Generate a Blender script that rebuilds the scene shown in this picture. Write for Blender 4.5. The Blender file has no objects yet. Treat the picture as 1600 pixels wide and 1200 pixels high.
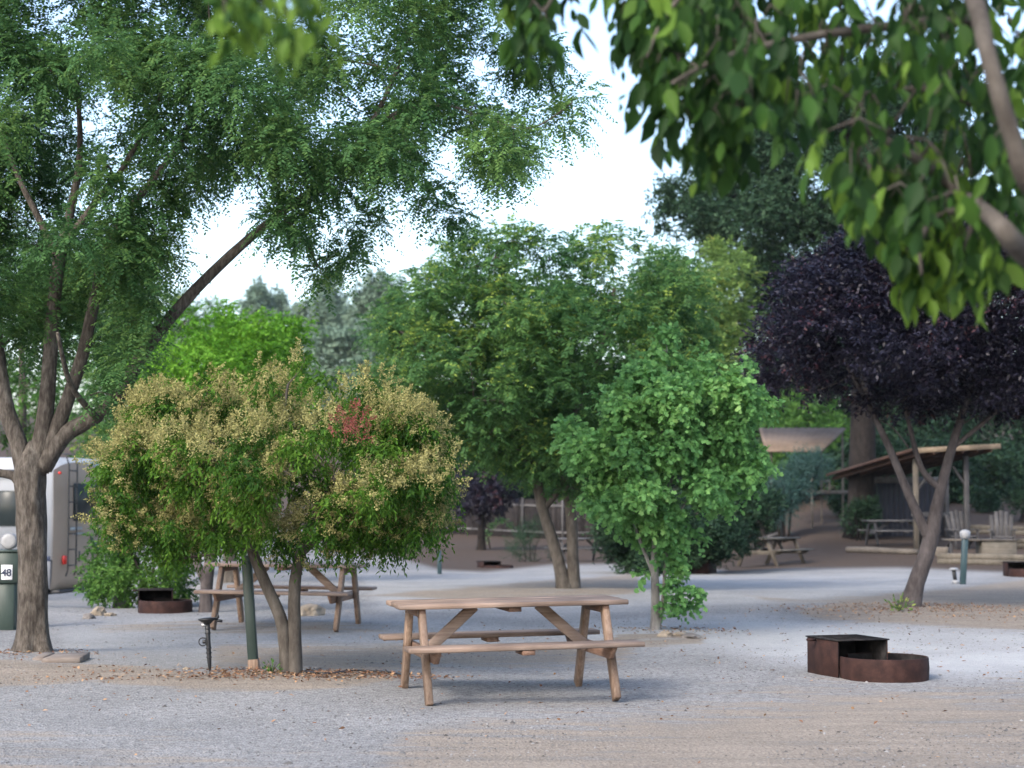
import bpy, bmesh, math, random
import numpy as np
from mathutils import Vector, Matrix

R = math.radians
PI = math.pi
random.seed(7)
C = bpy.context.scene.collection
SC = bpy.context.scene

# ------------------------------------------------------------------ camera
F = 2900.0                      # focal length in pixels of a 1600 px wide frame
CAMZ = 1.6
PITCH = math.atan(175 / F)      # horizon sits at y = 775
cam_d = bpy.data.cameras.new('camera')
cam = bpy.data.objects.new('camera', cam_d)
C.objects.link(cam)
cam.location = (0, 0, CAMZ)
cam.rotation_euler = (PI / 2 + PITCH, 0, 0)
cam_d.sensor_width = 36
cam_d.lens = F / 1600 * 36
cam_d.clip_start = 0.1
cam_d.clip_end = 8000
cam_d.dof.use_dof = True
cam_d.dof.focus_distance = 14.4
cam_d.dof.aperture_fstop = 2.6
SC.camera = cam
SC.render.resolution_x, SC.render.resolution_y = 1024, 768

# ------------------------------------------------------------------ world and sun
SUN_EL, SUN_ROT = R(38), R(215)
w = bpy.data.worlds.new('World')
SC.world = w
w.use_nodes = True
nt = w.node_tree
bg = nt.nodes['Background']
sky = nt.nodes.new('ShaderNodeTexSky')
sky.sky_type = 'NISHITA'
sky.sun_disc = False
sky.sun_elevation = SUN_EL
sky.sun_rotation = SUN_ROT
sky.air_density = 1.0
sky.dust_density = 3.0
sky.ozone_density = 1.2
nt.links.new(sky.outputs[0], bg.inputs[0])
bg.inputs[1].default_value = 0.15
sun_d = bpy.data.lights.new('sun', 'SUN')
sun_d.energy = 0.75
sun_d.angle = R(14)
sun_d.color = (1, 0.95, 0.88)
sun = bpy.data.objects.new('sun', sun_d)
C.objects.link(sun)
# direction towards the sun: Nishita rotation is measured from +Y, clockwise seen from above
sdir = Vector((math.sin(SUN_ROT) * math.cos(SUN_EL), math.cos(SUN_ROT) * math.cos(SUN_EL), math.sin(SUN_EL)))
sun.rotation_euler = sdir.to_track_quat('Z', 'Y').to_euler()
SC.view_settings.view_transform = 'Standard'
SC.view_settings.look = 'None'
SC.view_settings.exposure = 1.7
SC.view_settings.gamma = 1
SC.cycles.max_bounces = 6
SC.cycles.diffuse_bounces = 3
SC.cycles.transmission_bounces = 4
SC.cycles.transparent_max_bounces = 4
SC.cycles.caustics_reflective = False
SC.cycles.caustics_refractive = False

FW = Vector((0, math.cos(PITCH), math.sin(PITCH)))
UP = Vector((0, -math.sin(PITCH), math.cos(PITCH)))


def at(px, py, d):
    """world point seen at photo pixel (px, py) at distance d along Y"""
    r = FW * F + Vector((1, 0, 0)) * (px - 800) + UP * (600 - py)
    r = r * (d / r.y)
    return Vector((r.x, r.y, r.z + CAMZ))


# ------------------------------------------------------------------ ground height
def vnoise(x, y, seed=0):
    x = np.asarray(x, float); y = np.asarray(y, float)
    xi = np.floor(x).astype(np.int64); yi = np.floor(y).astype(np.int64)
    fx = x - xi; fy = y - yi
    fx = fx * fx * (3 - 2 * fx); fy = fy * fy * (3 - 2 * fy)

    def h(a, b):
        n = (a * 374761393 + b * 668265263 + seed * 1442695) & 0xffffffff
        n = ((n ^ (n >> 13)) * 1274126177) & 0xffffffff
        return ((n ^ (n >> 16)) & 0xffff) / 65535.0
    return (h(xi, yi) * (1 - fx) + h(xi + 1, yi) * fx) * (1 - fy) + (h(xi, yi + 1) * (1 - fx) + h(xi + 1, yi + 1) * fx) * fy


def fbm(x, y, seed=0, o=3):
    s = 0; a = .5
    for i in range(o):
        s = s + a * vnoise(x * 2 ** i, y * 2 ** i, seed + i * 17); a *= .5
    return s


def sm(v, a, b):
    t = np.clip((np.asarray(v, float) - a) / (b - a), 0, 1)
    return t * t * (3 - 2 * t)


def gz(x, y):
    x = np.asarray(x, float); y = np.asarray(y, float)
    yy = np.maximum(y, 4)
    px = 800 + x / yy * F
    z = np.interp(y, [-100, 25, 31, 48, 62, 88, 120, 180, 300, 1000, 5000], [0, 0, .02, -.3, -.55, -.4, 1.5, 8, 15, 22, 22])
    z = z - .85 * sm(y, 26, 36) * (1 - sm(px, 200, 360)) * (1 - sm(y, 60, 100))
    z = z + sm(px, 1120, 1290) * (np.interp(y, [40, 50, 58, 78, 120], [0, .12, .62, 2.1, 3.2])) * (1 - sm(y, 120, 180))
    # low mounds round the tree feet and the fire ring
    for (mx, my, mr, mh) in ((-4.65, 17.9, 1.3, .10), (-1.95, 16.2, 1.6, .06), (1.67, 21.6, 1.3, .06), (5.45, 25.7, 2.2, .08), (2.9, 16.6, 1.6, .04), (.9, 31, 1.6, .05), (-2.9, 23.5, 2.6, .05)):
        z = z + mh * np.exp(-((x - mx) ** 2 + (y - my) ** 2) / (mr * mr))
    near = 1 - sm(y, 60, 120)
    z = z + near * (.05 * (fbm(x * .35, y * .35, 3) - .45) + .018 * (fbm(x * 2.2, y * 2.2, 9) - .45))
    return z


def G(x, y):
    return float(gz(x, y))


def ground_at(px, py, d0=10, d1=140):
    """the ground point seen at a pixel: march along the ray"""
    ds = np.linspace(d0, d1, 3000)
    a = at(px, py, 1.0)
    X = a.x * ds; Z = CAMZ + (a.z - CAMZ) * ds
    h = Z - gz(X, ds)
    k = np.argmax(h < 0)
    if h[k] >= 0: k = len(ds) - 1
    return Vector((X[k], ds[k], float(gz(X[k], ds[k]))))


# ------------------------------------------------------------------ materials
def mat(name):
    m = bpy.data.materials.new(name); m.use_nodes = True
    return m, m.node_tree.nodes, m.node_tree.links, m.node_tree.nodes['Principled BSDF']


def ramp(nodes, stops):
    r = nodes.new('ShaderNodeValToRGB')
    e = r.color_ramp.elements
    while len(e) < len(stops): e.new(0.5)
    for i, (p, c) in enumerate(stops):
        e[i].position = p; e[i].color = (*c, 1)
    return r


def noise(nodes, links, vec, scale, detail=4, rough=.6):
    n = nodes.new('ShaderNodeTexNoise')
    n.inputs['Scale'].default_value = scale; n.inputs['Detail'].default_value = detail
    n.inputs['Roughness'].default_value = rough
    if vec is not None: links.new(vec, n.inputs['Vector'])
    return n


def mapping(nodes, links, scale, kind='Object'):
    tc = nodes.new('ShaderNodeTexCoord'); mp = nodes.new('ShaderNodeMapping')
    mp.inputs['Scale'].default_value = scale
    links.new(tc.outputs[kind], mp.inputs['Vector'])
    return mp.outputs[0]


def bump(nodes, links, h, b, strength, dist):
    bp = nodes.new('ShaderNodeBump'); bp.inputs['Strength'].default_value = strength
    bp.inputs['Distance'].default_value = dist
    links.new(h, bp.inputs['Height']); links.new(bp.outputs[0], b.inputs['Normal'])
    return bp


def mixc(nodes, links, fac, a, b, mode='MIX'):
    m = nodes.new('ShaderNodeMix'); m.data_type = 'RGBA'; m.blend_type = mode
    for s, v in ((0, fac), (6, a), (7, b)):
        if hasattr(v, 'links') or isinstance(v, bpy.types.NodeSocket): links.new(v, m.inputs[s])
        elif isinstance(v, tuple): m.inputs[s].default_value = (*v, 1)
        else: m.inputs[s].default_value = v
    return m.outputs[2]


def simple(name, stops, scale=(6, 6, 6), rough=.7, bs=.3, bd=.005, metal=0, spec=.4):
    m, n, l, b = mat(name)
    v = mapping(n, l, scale)
    t = noise(n, l, v, 1.0, 6, .65)
    r = ramp(n, stops)
    l.new(t.outputs[0], r.inputs[0]); l.new(r.outputs[0], b.inputs['Base Color'])
    b.inputs['Roughness'].default_value = rough; b.inputs['Metallic'].default_value = metal
    b.inputs['Specular IOR Level'].default_value = spec
    if bs: bump(n, l, t.outputs[0], b, bs, bd)
    return m


def wood(name, c0, c1, c2, axis, tintamt=.35):
    m, n, l, b = mat(name)
    spec_ = .08 if 'fence' in name else .3
    sc = [38, 38, 38]; sc[axis] = 1.6
    v = mapping(n, l, tuple(sc))
    t = noise(n, l, v, 1.0, 8, .7)
    at_ = n.new('ShaderNodeAttribute'); at_.attribute_name = 'tint'
    r = ramp(n, [(.3, c0), (.5, c1), (.7, c2)])
    l.new(t.outputs[0], r.inputs[0])
    # large weather stains
    v2 = mapping(n, l, (2.5, 2.5, 2.5)); t2 = noise(n, l, v2, 1.0, 3, .5)
    r2 = ramp(n, [(.32, (.58, .58, .59)), (.62, (1.05, 1.04, 1.03))]); l.new(t2.outputs[0], r2.inputs[0])
    c = mixc(n, l, 1.0, r.outputs[0], r2.outputs[0], 'MULTIPLY')
    hv = n.new('ShaderNodeHueSaturation')
    ma = n.new('ShaderNodeMapRange'); ma.inputs[3].default_value = 1 - tintamt; ma.inputs[4].default_value = 1 + tintamt * .6
    l.new(at_.outputs['Fac'], ma.inputs[0]); l.new(ma.outputs[0], hv.inputs['Value']); l.new(c, hv.inputs['Color'])
    l.new(hv.outputs[0], b.inputs['Base Color'])
    b.inputs['Roughness'].default_value = .72; b.inputs['Specular IOR Level'].default_value = spec_
    bump(n, l, t.outputs[0], b, .35, .004)
    return m


def leafmat(name, dark, mid, light, trans=.3, rough=.5, attr='tint', hi=None):
    m, n, l, b = mat(name)
    a = n.new('ShaderNodeAttribute'); a.attribute_name = attr
    st = [(0.0, dark), (.5, mid), (.85, light)]
    if hi: st.append((1.0, hi))
    r = ramp(n, st)
    l.new(a.outputs['Fac'], r.inputs[0]); l.new(r.outputs[0], b.inputs['Base Color'])
    b.inputs['Roughness'].default_value = rough + .1; b.inputs['Specular IOR Level'].default_value = .14
    tr = n.new('ShaderNodeBsdfTranslucent')
    hv = n.new('ShaderNodeHueSaturation'); hv.inputs['Value'].default_value = 1.5; hv.inputs['Hue'].default_value = .485
    l.new(r.outputs[0], hv.inputs['Color']); l.new(hv.outputs[0], tr.inputs[0])
    mx = n.new('ShaderNodeMixShader'); mx.inputs[0].default_value = trans
    l.new(b.outputs[0], mx.inputs[1]); l.new(tr.outputs[0], mx.inputs[2])
    l.new(mx.outputs[0], n['Material Output'].inputs[0])
    return m


def barkmat(name, c0, c1, c2, zs=3.5, xs=22, bs=.9):
    m, n, l, b = mat(name)
    v = mapping(n, l, (xs, xs, zs)); t = noise(n, l, v, 1.0, 7, .7)
    v2 = mapping(n, l, (3, 3, 3)); t2 = noise(n, l, v2, 1.0, 3, .5)
    r = ramp(n, [(.32, c0), (.5, c1), (.7, c2)]); l.new(t.outputs[0], r.inputs[0])
    r2 = ramp(n, [(.35, (.7, .68, .66)), (.65, (1.1, 1.08, 1.05))]); l.new(t2.outputs[0], r2.inputs[0])
    c = mixc(n, l, 1.0, r.outputs[0], r2.outputs[0], 'MULTIPLY')
    l.new(c, b.inputs['Base Color']); b.inputs['Roughness'].default_value = .9
    b.inputs['Specular IOR Level'].default_value = .15
    bump(n, l, t.outputs[0], b, bs, .03)
    return m


M = {}
M['wood_x'] = wood('weathered_skylit_wood_x', (0.1618, 0.1094, 0.0809), (0.2807, 0.2046, 0.1618), (0.3806, 0.3045, 0.2569), 0)  # lighter and greyer than the legs: reflected sky put into the colour
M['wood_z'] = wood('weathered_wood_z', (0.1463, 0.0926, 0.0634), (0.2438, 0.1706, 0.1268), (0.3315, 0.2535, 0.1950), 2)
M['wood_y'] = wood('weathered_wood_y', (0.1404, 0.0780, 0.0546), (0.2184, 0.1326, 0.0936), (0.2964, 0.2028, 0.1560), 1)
M['oldwood_x'] = wood('tan_wood_x', (0.0614, 0.0511, 0.0407), (0.1074, 0.0958, 0.0774), (0.1535, 0.1436, 0.1264), 0)
M['oldwood_z'] = wood('tan_wood_z', (0.0527, 0.0436, 0.0326), (0.0895, 0.0772, 0.0612), (0.1316, 0.1157, 0.0978), 2)
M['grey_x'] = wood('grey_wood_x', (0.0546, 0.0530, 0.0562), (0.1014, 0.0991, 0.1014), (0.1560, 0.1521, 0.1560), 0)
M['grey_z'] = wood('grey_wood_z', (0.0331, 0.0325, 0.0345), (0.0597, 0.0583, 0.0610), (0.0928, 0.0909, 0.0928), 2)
M['fence'] = wood('fence_board', (0.0148, 0.0127, 0.0133), (0.0265, 0.0234, 0.0238), (0.0424, 0.0382, 0.0382), 2, .5)
M['roofwood'] = wood('brown_roof_board', (0.0390, 0.0195, 0.0140), (0.0702, 0.0367, 0.0250), (0.1170, 0.0663, 0.0468), 1)
M['fascia'] = wood('pale_fascia_board', (0.1560, 0.1092, 0.0702), (0.2574, 0.1950, 0.1326), (0.3354, 0.2652, 0.1950), 0)
M['log'] = wood('pale_log', (0.0936, 0.0780, 0.0624), (0.1560, 0.1365, 0.1170), (0.2184, 0.1950, 0.1638), 0)
M['rust'] = simple('rusty_steel', [(.25, (0.0125, 0.0062, 0.0062)), (.5, (0.0281, 0.0131, 0.0112)), (.75, (0.0530, 0.0250, 0.0200))], (9, 9, 9), .8, .4, .003, 0, .2)
M['soot'] = simple('sooty_steel', [(.3, (.008, .008, .009)), (.7, (.035, .032, .032))], (12, 12, 12), .85, .3, .003, 0, .08)
M['ash'] = simple('ash_bed', [(.3, (.03, .028, .026)), (.7, (.16, .155, .15))], (14, 14, 14), .95, .6, .01)
M['black'] = simple('black_plastic', [(.3, (0.0084, 0.0091, 0.0112)), (.7, (0.0210, 0.0224, 0.0266))], (8, 8, 8), .45, .1, .001)
M['postgreen'] = simple('green_painted_steel', [(.3, (0.0210, 0.0360, 0.0312)), (.7, (0.0390, 0.0600, 0.0528))], (5, 5, 2), .5, .15, .002)
M['postblue'] = simple('blue_green_painted_post', [(.3, (0.0228, 0.0488, 0.0585)), (.7, (0.0390, 0.0748, 0.0845))], (5, 5, 2), .5, .15, .002)
M['white'] = simple('white_gelcoat', [(.3, (0.4680, 0.4867, 0.5148)), (.7, (0.5616, 0.5803, 0.6178))], (1, 1, 1), .3, 0)
M['whitecap'] = simple('white_plastic', [(.3, (0.3240, 0.3348, 0.3564)), (.7, (0.4212, 0.4320, 0.4428))], (8, 8, 8), .4, 0)
M['taupe'] = simple('taupe_gelcoat', [(.3, (.30, .24, .19)), (.7, (.36, .29, .235))], (1, 1, 1), .6, 0, spec=.12)
M['navy'] = simple('dark_blue_stripe', [(.3, (.02, .03, .06)), (.7, (.03, .04, .08))], (2, 2, 2), .3, 0)
M['skirt'] = simple('grey_blue_skirt', [(.3, (.10, .11, .13)), (.7, (.14, .15, .17))], (2, 2, 2), .4, 0)
M['glass'] = simple('tinted_glass', [(.3, (.014, .02, .022)), (.7, (.02, .028, .03))], (1, 1, 1), .3, 0, spec=.25)
M['redlens'] = simple('red_lens', [(.3, (.45, .02, .015)), (.7, (.6, .03, .02))], (5, 5, 5), .25, 0)
M['steel'] = simple('galvanised_steel', [(.3, (.3, .31, .32)), (.7, (.45, .46, .47))], (9, 9, 9), .45, .1, .001, .7)
M['rubber'] = simple('tyre_rubber', [(.3, (.015, .015, .015)), (.7, (.03, .03, .03))], (9, 9, 9), .85, .1, .002)
M['rock'] = simple('tan_rock', [(.25, (0.1326, 0.1092, 0.0858)), (.5, (0.2418, 0.2028, 0.1560)), (.75, (0.3276, 0.2886, 0.2340))], (5, 5, 5), .9, .7, .02)
M['darkrock'] = simple('grey_rock', [(.25, (0.0780, 0.0702, 0.0663)), (.5, (0.1404, 0.1287, 0.1209)), (.75, (0.2262, 0.2106, 0.1950))], (5, 5, 5), .9, .7, .02)
M['slab'] = simple('weathered_board', [(.25, (0.1014, 0.0780, 0.0702)), (.5, (0.1560, 0.1326, 0.1170)), (.75, (0.2184, 0.1872, 0.1716))], (4, 12, 12), .9, .6, .01)
M['canvas'] = simple('taupe_roof_sheet', [(.2, (.10, .074, .055)), (.5, (.20, .152, .118)), (.8, (.24, .185, .145))], (.5, .5, .5), .9, .2, .01, 0, .03)
M['capgrey'] = simple('greyed_white_plastic', [(.3, (0.2250, 0.2325, 0.2475)), (.7, (0.3150, 0.3225, 0.3375))], (8, 8, 8), .5, 0)
M['paper'] = simple('white_sign', [(.3, (.7, .71, .74)), (.7, (.8, .8, .82))], (8, 8, 8), .5, 0)
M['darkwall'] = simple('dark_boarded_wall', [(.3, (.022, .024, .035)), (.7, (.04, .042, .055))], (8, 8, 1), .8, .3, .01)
M['bark_a'] = barkmat('furrowed_bark', (0.0369, 0.0310, 0.0271), (0.0895, 0.0798, 0.0712), (0.1737, 0.1606, 0.1447), 8, 26, 1.0)
M['bark_b'] = barkmat('smooth_brown_bark', (0.0515, 0.0448, 0.0395), (0.0858, 0.0772, 0.0690), (0.1287, 0.1184, 0.1058), 5, 14, .4)
M['bark_pale'] = barkmat('pale_grey_bark', (0.1248, 0.1209, 0.1170), (0.2028, 0.1989, 0.1950), (0.2730, 0.2691, 0.2574), 5, 14, .35)
M['bark_grey'] = barkmat('grey_purple_bark', (0.0472, 0.0411, 0.0429), (0.0772, 0.0686, 0.0704), (0.1158, 0.1030, 0.1047), 5, 14, .4)
M['bark_dark'] = barkmat('dark_bark', (0.0108, 0.0090, 0.0090), (0.0204, 0.0174, 0.0168), (0.0360, 0.0312, 0.0288), 4, 12, .5)

M['leaf_locust'] = leafmat('feathery_green_leaf', (0.0340, 0.0903, 0.0338), (0.0623, 0.1487, 0.0489), (0.1189, 0.2202, 0.0622), 0.42)
M['leaf_yellow'] = leafmat('shrub_leaf', (0.0190, 0.0593, 0.0091), (0.0418, 0.1140, 0.0137), (0.0912, 0.1900, 0.0228), 0.40)
M['flower'] = leafmat('straw_flower', (.15, .15, .055), (.26, .25, .095), (.37, .35, .15), .25, .8)
M['redflower'] = leafmat('faded_red_seed', (.15, .042, .035), (.24, .08, .062), (.31, .13, .10), .25, .8)
M['leaf_maple'] = leafmat('maple_leaf', (0.0709, 0.1772, 0.0588), (0.1288, 0.2911, 0.0917), (0.2126, 0.4176, 0.1294), .36, hi=(0.2705, 0.4683, 0.1529))
M['leaf_purple'] = leafmat('purple_leaf', (0.0060, 0.0050, 0.0110), (0.0120, 0.0110, 0.0220), (0.0299, 0.0275, 0.0449), 0.20, .32, hi=(0.0649, 0.0242, 0.0300))
M['leaf_purple'].node_tree.nodes['Principled BSDF'].inputs['Specular IOR Level'].default_value = .24
M['leaf_mid'] = leafmat('ash_leaf', (0.0327, 0.0945, 0.0337), (0.0593, 0.1422, 0.0438), (0.1022, 0.2001, 0.0505), 0.40, hi=(0.2659, 0.3559, 0.0674))
M['leaf_olive'] = leafmat('yellow_green_leaf', (0.0576, 0.1152, 0.0288), (0.1056, 0.1824, 0.0480), (0.1824, 0.2784, 0.0672), .28, hi=(0.3456, 0.3840, 0.0960))
M['leaf_bright'] = leafmat('bright_green_leaf', (0.0440, 0.1320, 0.0106), (0.0792, 0.2200, 0.0176), (0.1496, 0.3256, 0.0352), .35)
M['leaf_oak'] = leafmat('oak_leaf', (0.0135, 0.0355, 0.0196), (0.0245, 0.0561, 0.0293), (0.0416, 0.0821, 0.0416), .2)
M['leaf_dark'] = leafmat('dark_evergreen_leaf', (0.0096, 0.0272, 0.0160), (0.0176, 0.0440, 0.0240), (0.0320, 0.0680, 0.0320), .15)
M['leaf_blue'] = leafmat('blue_green_needle', (0.0240, 0.0600, 0.0600), (0.0400, 0.0920, 0.0840), (0.0680, 0.1320, 0.1160), .15)
M['leaf_hazed'] = leafmat('hazed_distant_leaf', (0.0891, 0.1426, 0.1058), (0.1247, 0.1901, 0.1376), (0.1782, 0.2495, 0.1746), .2)  # distance haze is put into this leaf colour, paler and bluer
M['leaf_fore'] = leafmat('large_soft_leaf', (0.0091, 0.0274, 0.0091), (0.0167, 0.0471, 0.0122), (0.0342, 0.0874, 0.0152), .34, .45, hi=(0.0988, 0.1824, 0.0266))
M['leaf_green'] = leafmat('mid_green_leaf', (0.0280, 0.0800, 0.0160), (0.0480, 0.1280, 0.0240), (0.0960, 0.1920, 0.0400), .3)
M['litter'] = leafmat('dry_leaf', (.09, .045, .03), (.2, .11, .07), (.34, .22, .13), .05, .9)
M['stone'] = leafmat('gravel_stone', (.06, .055, .052), (.15, .147, .145), (.25, .245, .24), 0.0, .85)


def ground_material():
    m, n, l, b = mat('ground_gravel_and_dirt')
    tc = n.new('ShaderNodeTexCoord'); V = tc.outputs['Object']
    a = n.new('ShaderNodeAttribute'); a.attribute_name = 'dirt'
    a2 = n.new('ShaderNodeAttribute'); a2.attribute_name = 'red'
    # gravel
    vo = n.new('ShaderNodeTexVoronoi'); vo.inputs['Scale'].default_value = 48; l.new(V, vo.inputs['Vector'])
    sep = n.new('ShaderNodeSeparateColor'); l.new(vo.outputs['Color'], sep.inputs[0])
    gr = ramp(n, [(0, (.13, .13, .132)), (.45, (.202, .202, .204)), (1, (.275, .274, .275))]); l.new(sep.outputs[0], gr.inputs[0])
    big = noise(n, l, V, .7, 5, .6)
    a3 = n.new('ShaderNodeAttribute'); a3.attribute_name = 'pale'
    gp = mixc(n, l, a3.outputs['Fac'], gr.outputs[0], (.41, .42, .43))
    br = ramp(n, [(.3, (.84, .84, .84)), (.7, (1.12, 1.12, 1.11))]); l.new(big.outputs[0], br.inputs[0])
    g = mixc(n, l, 1.0, gp, br.outputs[0], 'MULTIPLY')
    # dirt
    fine = noise(n, l, V, 26, 8, .75)
    dr = ramp(n, [(.3, (.145, .122, .10)), (.5, (.222, .193, .162)), (.7, (.30, .268, .232))]); l.new(fine.outputs[0], dr.inputs[0])
    mp = n.new('ShaderNodeMapping'); mp.inputs['Scale'].default_value = (.6, 2.6, 1); mp.inputs['Rotation'].default_value = (0, 0, .12)
    l.new(V, mp.inputs[0]); streak = noise(n, l, mp.outputs[0], 1.6, 6, .65)
    sr = ramp(n, [(.32, (.78, .77, .77)), (.66, (1.12, 1.11, 1.10))]); l.new(streak.outputs[0], sr.inputs[0])
    d = mixc(n, l, 1.0, dr.outputs[0], sr.outputs[0], 'MULTIPLY')
    rr = ramp(n, [(.3, (.038, .027, .021)), (.5, (.066, .049, .039)), (.7, (.10, .078, .064))]); l.new(fine.outputs[0], rr.inputs[0])
    # ragged mask
    ad = n.new('ShaderNodeMath'); ad.operation = 'ADD'; l.new(a.outputs['Fac'], ad.inputs[0])
    mr = n.new('ShaderNodeMapRange'); mr.inputs[1].default_value = .3; mr.inputs[2].default_value = .7
    mr.inputs[3].default_value = -.42; mr.inputs[4].default_value = .42
    l.new(streak.outputs[0], mr.inputs[0]); l.new(mr.outputs[0], ad.inputs[1])
    mk = n.new('ShaderNodeMapRange'); mk.interpolation_type = 'SMOOTHSTEP'; mk.inputs[1].default_value = .25; mk.inputs[2].default_value = .75
    l.new(ad.outputs[0], mk.inputs[0])
    c = mixc(n, l, mk.outputs[0], g, d)
    c = mixc(n, l, a2.outputs['Fac'], c, rr.outputs[0])
    # specks of dark grit everywhere
    v2 = n.new('ShaderNodeTexVoronoi'); v2.inputs['Scale'].default_value = 13; l.new(V, v2.inputs['Vector'])
    s2 = n.new('ShaderNodeMapRange'); s2.inputs[1].default_value = .10; s2.inputs[2].default_value = .05; l.new(v2.outputs['Distance'], s2.inputs[0])
    c = mixc(n, l, s2.outputs[0], c, (.10, .09, .085))
    l.new(c, b.inputs['Base Color']); b.inputs['Roughness'].default_value = .95; b.inputs['Specular IOR Level'].default_value = .12
    hh = n.new('ShaderNodeMath'); hh.operation = 'ADD'; l.new(vo.outputs['Distance'], hh.inputs[0])
    mul = n.new('ShaderNodeMath'); mul.operation = 'MULTIPLY'; mul.inputs[1].default_value = 2.0; l.new(streak.outputs[0], mul.inputs[0])
    l.new(mul.outputs[0], hh.inputs[1])
    bump(n, l, hh.outputs[0], b, .5, .02)
    return m


M['ground'] = ground_material()


# ------------------------------------------------------------------ object helpers
def obj(name, me, material=None, parent=None, **tags):
    o = bpy.data.objects.new(name, me); C.objects.link(o)
    if material is not None and me is not None:
        me.materials.clear(); me.materials.append(material)
    if parent is not None: o.parent = parent
    for k, v in tags.items(): o[k] = v
    return o


def thing(name, label, cat, loc=(0, 0, 0), rz=0, group=None, rx=0, ry=0):
    o = bpy.data.objects.new(name, None); C.objects.link(o)
    o.empty_display_size = .2
    o.location = loc; o.rotation_euler = (rx, ry, rz)
    o['label'] = label; o['category'] = cat
    if group: o['group'] = group
    return o


def copy_tree(o, parent=None):
    c = o.copy(); C.objects.link(c)
    if parent is not None: c.parent = parent
    for ch in list(o.children): copy_tree(ch, c)
    return c


def np_mesh(name, verts, loops, sizes, smooth=False, attrs=None, pattrs=None):
    me = bpy.data.meshes.new(name)
    verts = np.asarray(verts, np.float32); loops = np.asarray(loops, np.int32).ravel(); sizes = np.asarray(sizes, np.int32)
    me.vertices.add(len(verts)); me.vertices.foreach_set('co', verts.ravel())
    me.loops.add(len(loops)); me.loops.foreach_set('vertex_index', loops)
    me.polygons.add(len(sizes))
    st = np.zeros(len(sizes), np.int32); st[1:] = np.cumsum(sizes)[:-1]
    me.polygons.foreach_set('loop_start', st)
    if smooth: me.polygons.foreach_set('use_smooth', np.ones(len(sizes), bool))
    me.update(calc_edges=True); me.validate()
    for k, v in (attrs or {}).items():
        a = me.attributes.new(k, 'FLOAT', 'FACE'); a.data.foreach_set('value', np.asarray(v, np.float32))
    for k, v in (pattrs or {}).items():
        a = me.attributes.new(k, 'FLOAT', 'POINT'); a.data.foreach_set('value', np.asarray(v, np.float32))
    return me


class MB:
    def __init__(s): s.v = []; s.f = []; s.t = []

    def add(s, vs, fs, tint=None):
        b = len(s.v); s.v += [tuple(v) for v in vs]
        t = random.random() if tint is None else tint
        for f in fs: s.f.append([b + i for i in f]); s.t.append(t)
        return s

    def hexa(s, p, ch=.004, tint=None):
        """8 corners (bottom 4 ccw, top 4 ccw); slightly chamfered box"""
        p = [Vector(q) for q in p]
        c = sum(p, Vector()) / 8
        bm = bmesh.new()
        vs = [bm.verts.new(q) for q in p]
        for f in ((0, 3, 2, 1), (4, 5, 6, 7), (0, 1, 5, 4), (1, 2, 6, 5), (2, 3, 7, 6), (3, 0, 4, 7)):
            bm.faces.new([vs[i] for i in f])
        bmesh.ops.recalc_face_normals(bm, faces=bm.faces)
        if ch: bmesh.ops.bevel(bm, geom=list(bm.edges), offset=ch, segments=1, affect='EDGES')
        bm.verts.index_update()
        s.add([v.co.copy() for v in bm.verts], [[v.index for v in f.verts] for f in bm.faces], tint)
        bm.free(); return s

    def box(s, x0, x1, y0, y1, z0, z1, ch=.004, tint=None):
        return s.hexa([(x0, y0, z0), (x1, y0, z0), (x1, y1, z0), (x0, y1, z0), (x0, y0, z1), (x1, y0, z1), (x1, y1, z1), (x0, y1, z1)], ch, tint)

    def beam(s, a, b, w, t, up=(0, 0, 1), ch=.004, tint=None):
        """board from a to b, width w along the side vector, t along the other"""
        a = Vector(a); b = Vector(b); d = (b - a).normalized()
        x = d.cross(Vector(up)).normalized(); y = x.cross(d).normalized()
        x = x * w / 2; y = y * t / 2
        return s.hexa([a - x - y, a + x - y, a + x + y, a - x + y, b - x - y, b + x - y, b + x + y, b - x + y], ch, tint)

    def tube(s, pts, rs, n=10, cap=True, tint=None, jit=0.0, ridge=0.0, flare=0.0):
        pts = [Vector(p) for p in pts]
        if not hasattr(rs, '__len__'): rs = [rs] * len(pts)
        vs = []; fs = []
        ref = Vector((0.31, .95, .05)).normalized()
        for i, p in enumerate(pts):
            d = (pts[min(i + 1, len(pts) - 1)] - pts[max(i - 1, 0)]).normalized()
            x = d.cross(ref)
            if x.length < .1: x = d.cross(Vector((1, 0, 0)))
            x.normalize(); y = d.cross(x)
            for k in range(n):
                a = 2 * PI * k / n
                r = rs[i] * (1 + jit * (random.random() - .5))
                if ridge:
                    r *= 1 + ridge * (float(vnoise(a * n / 2 / PI * .55, p.z * 5 + p.x, 4)) - .5) + ridge * 1.3 * (float(vnoise(a * 1.3, p.z * 1.4, 8)) - .5)
                if flare:
                    r *= 1 + flare * (.35 + .5 * math.cos(a * 4 + .8) + .35 * math.cos(a * 7)) * math.exp(-max(0, p.z) / (flare * .35))
                vs.append(p + x * math.cos(a) * r + y * math.sin(a) * r)
        for i in range(len(pts) - 1):
            for k in range(n):
                fs.append((i * n + k, i * n + (k + 1) % n, (i + 1) * n + (k + 1) % n, (i + 1) * n + k))
        if cap:
            fs.append(tuple(range(n))[::-1]); fs.append(tuple((len(pts) - 1) * n + k for k in range(n)))
        return s.add(vs, fs, tint)

    def build(s, name, material, parent=None, smooth=False, **tags):
        v = np.array(s.v, np.float32).reshape(-1, 3)
        me = np_mesh(name, v, [i for f in s.f for i in f], [len(f) for f in s.f], smooth, {'tint': s.t})
        return obj(name, me, material, parent, **tags)


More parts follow.
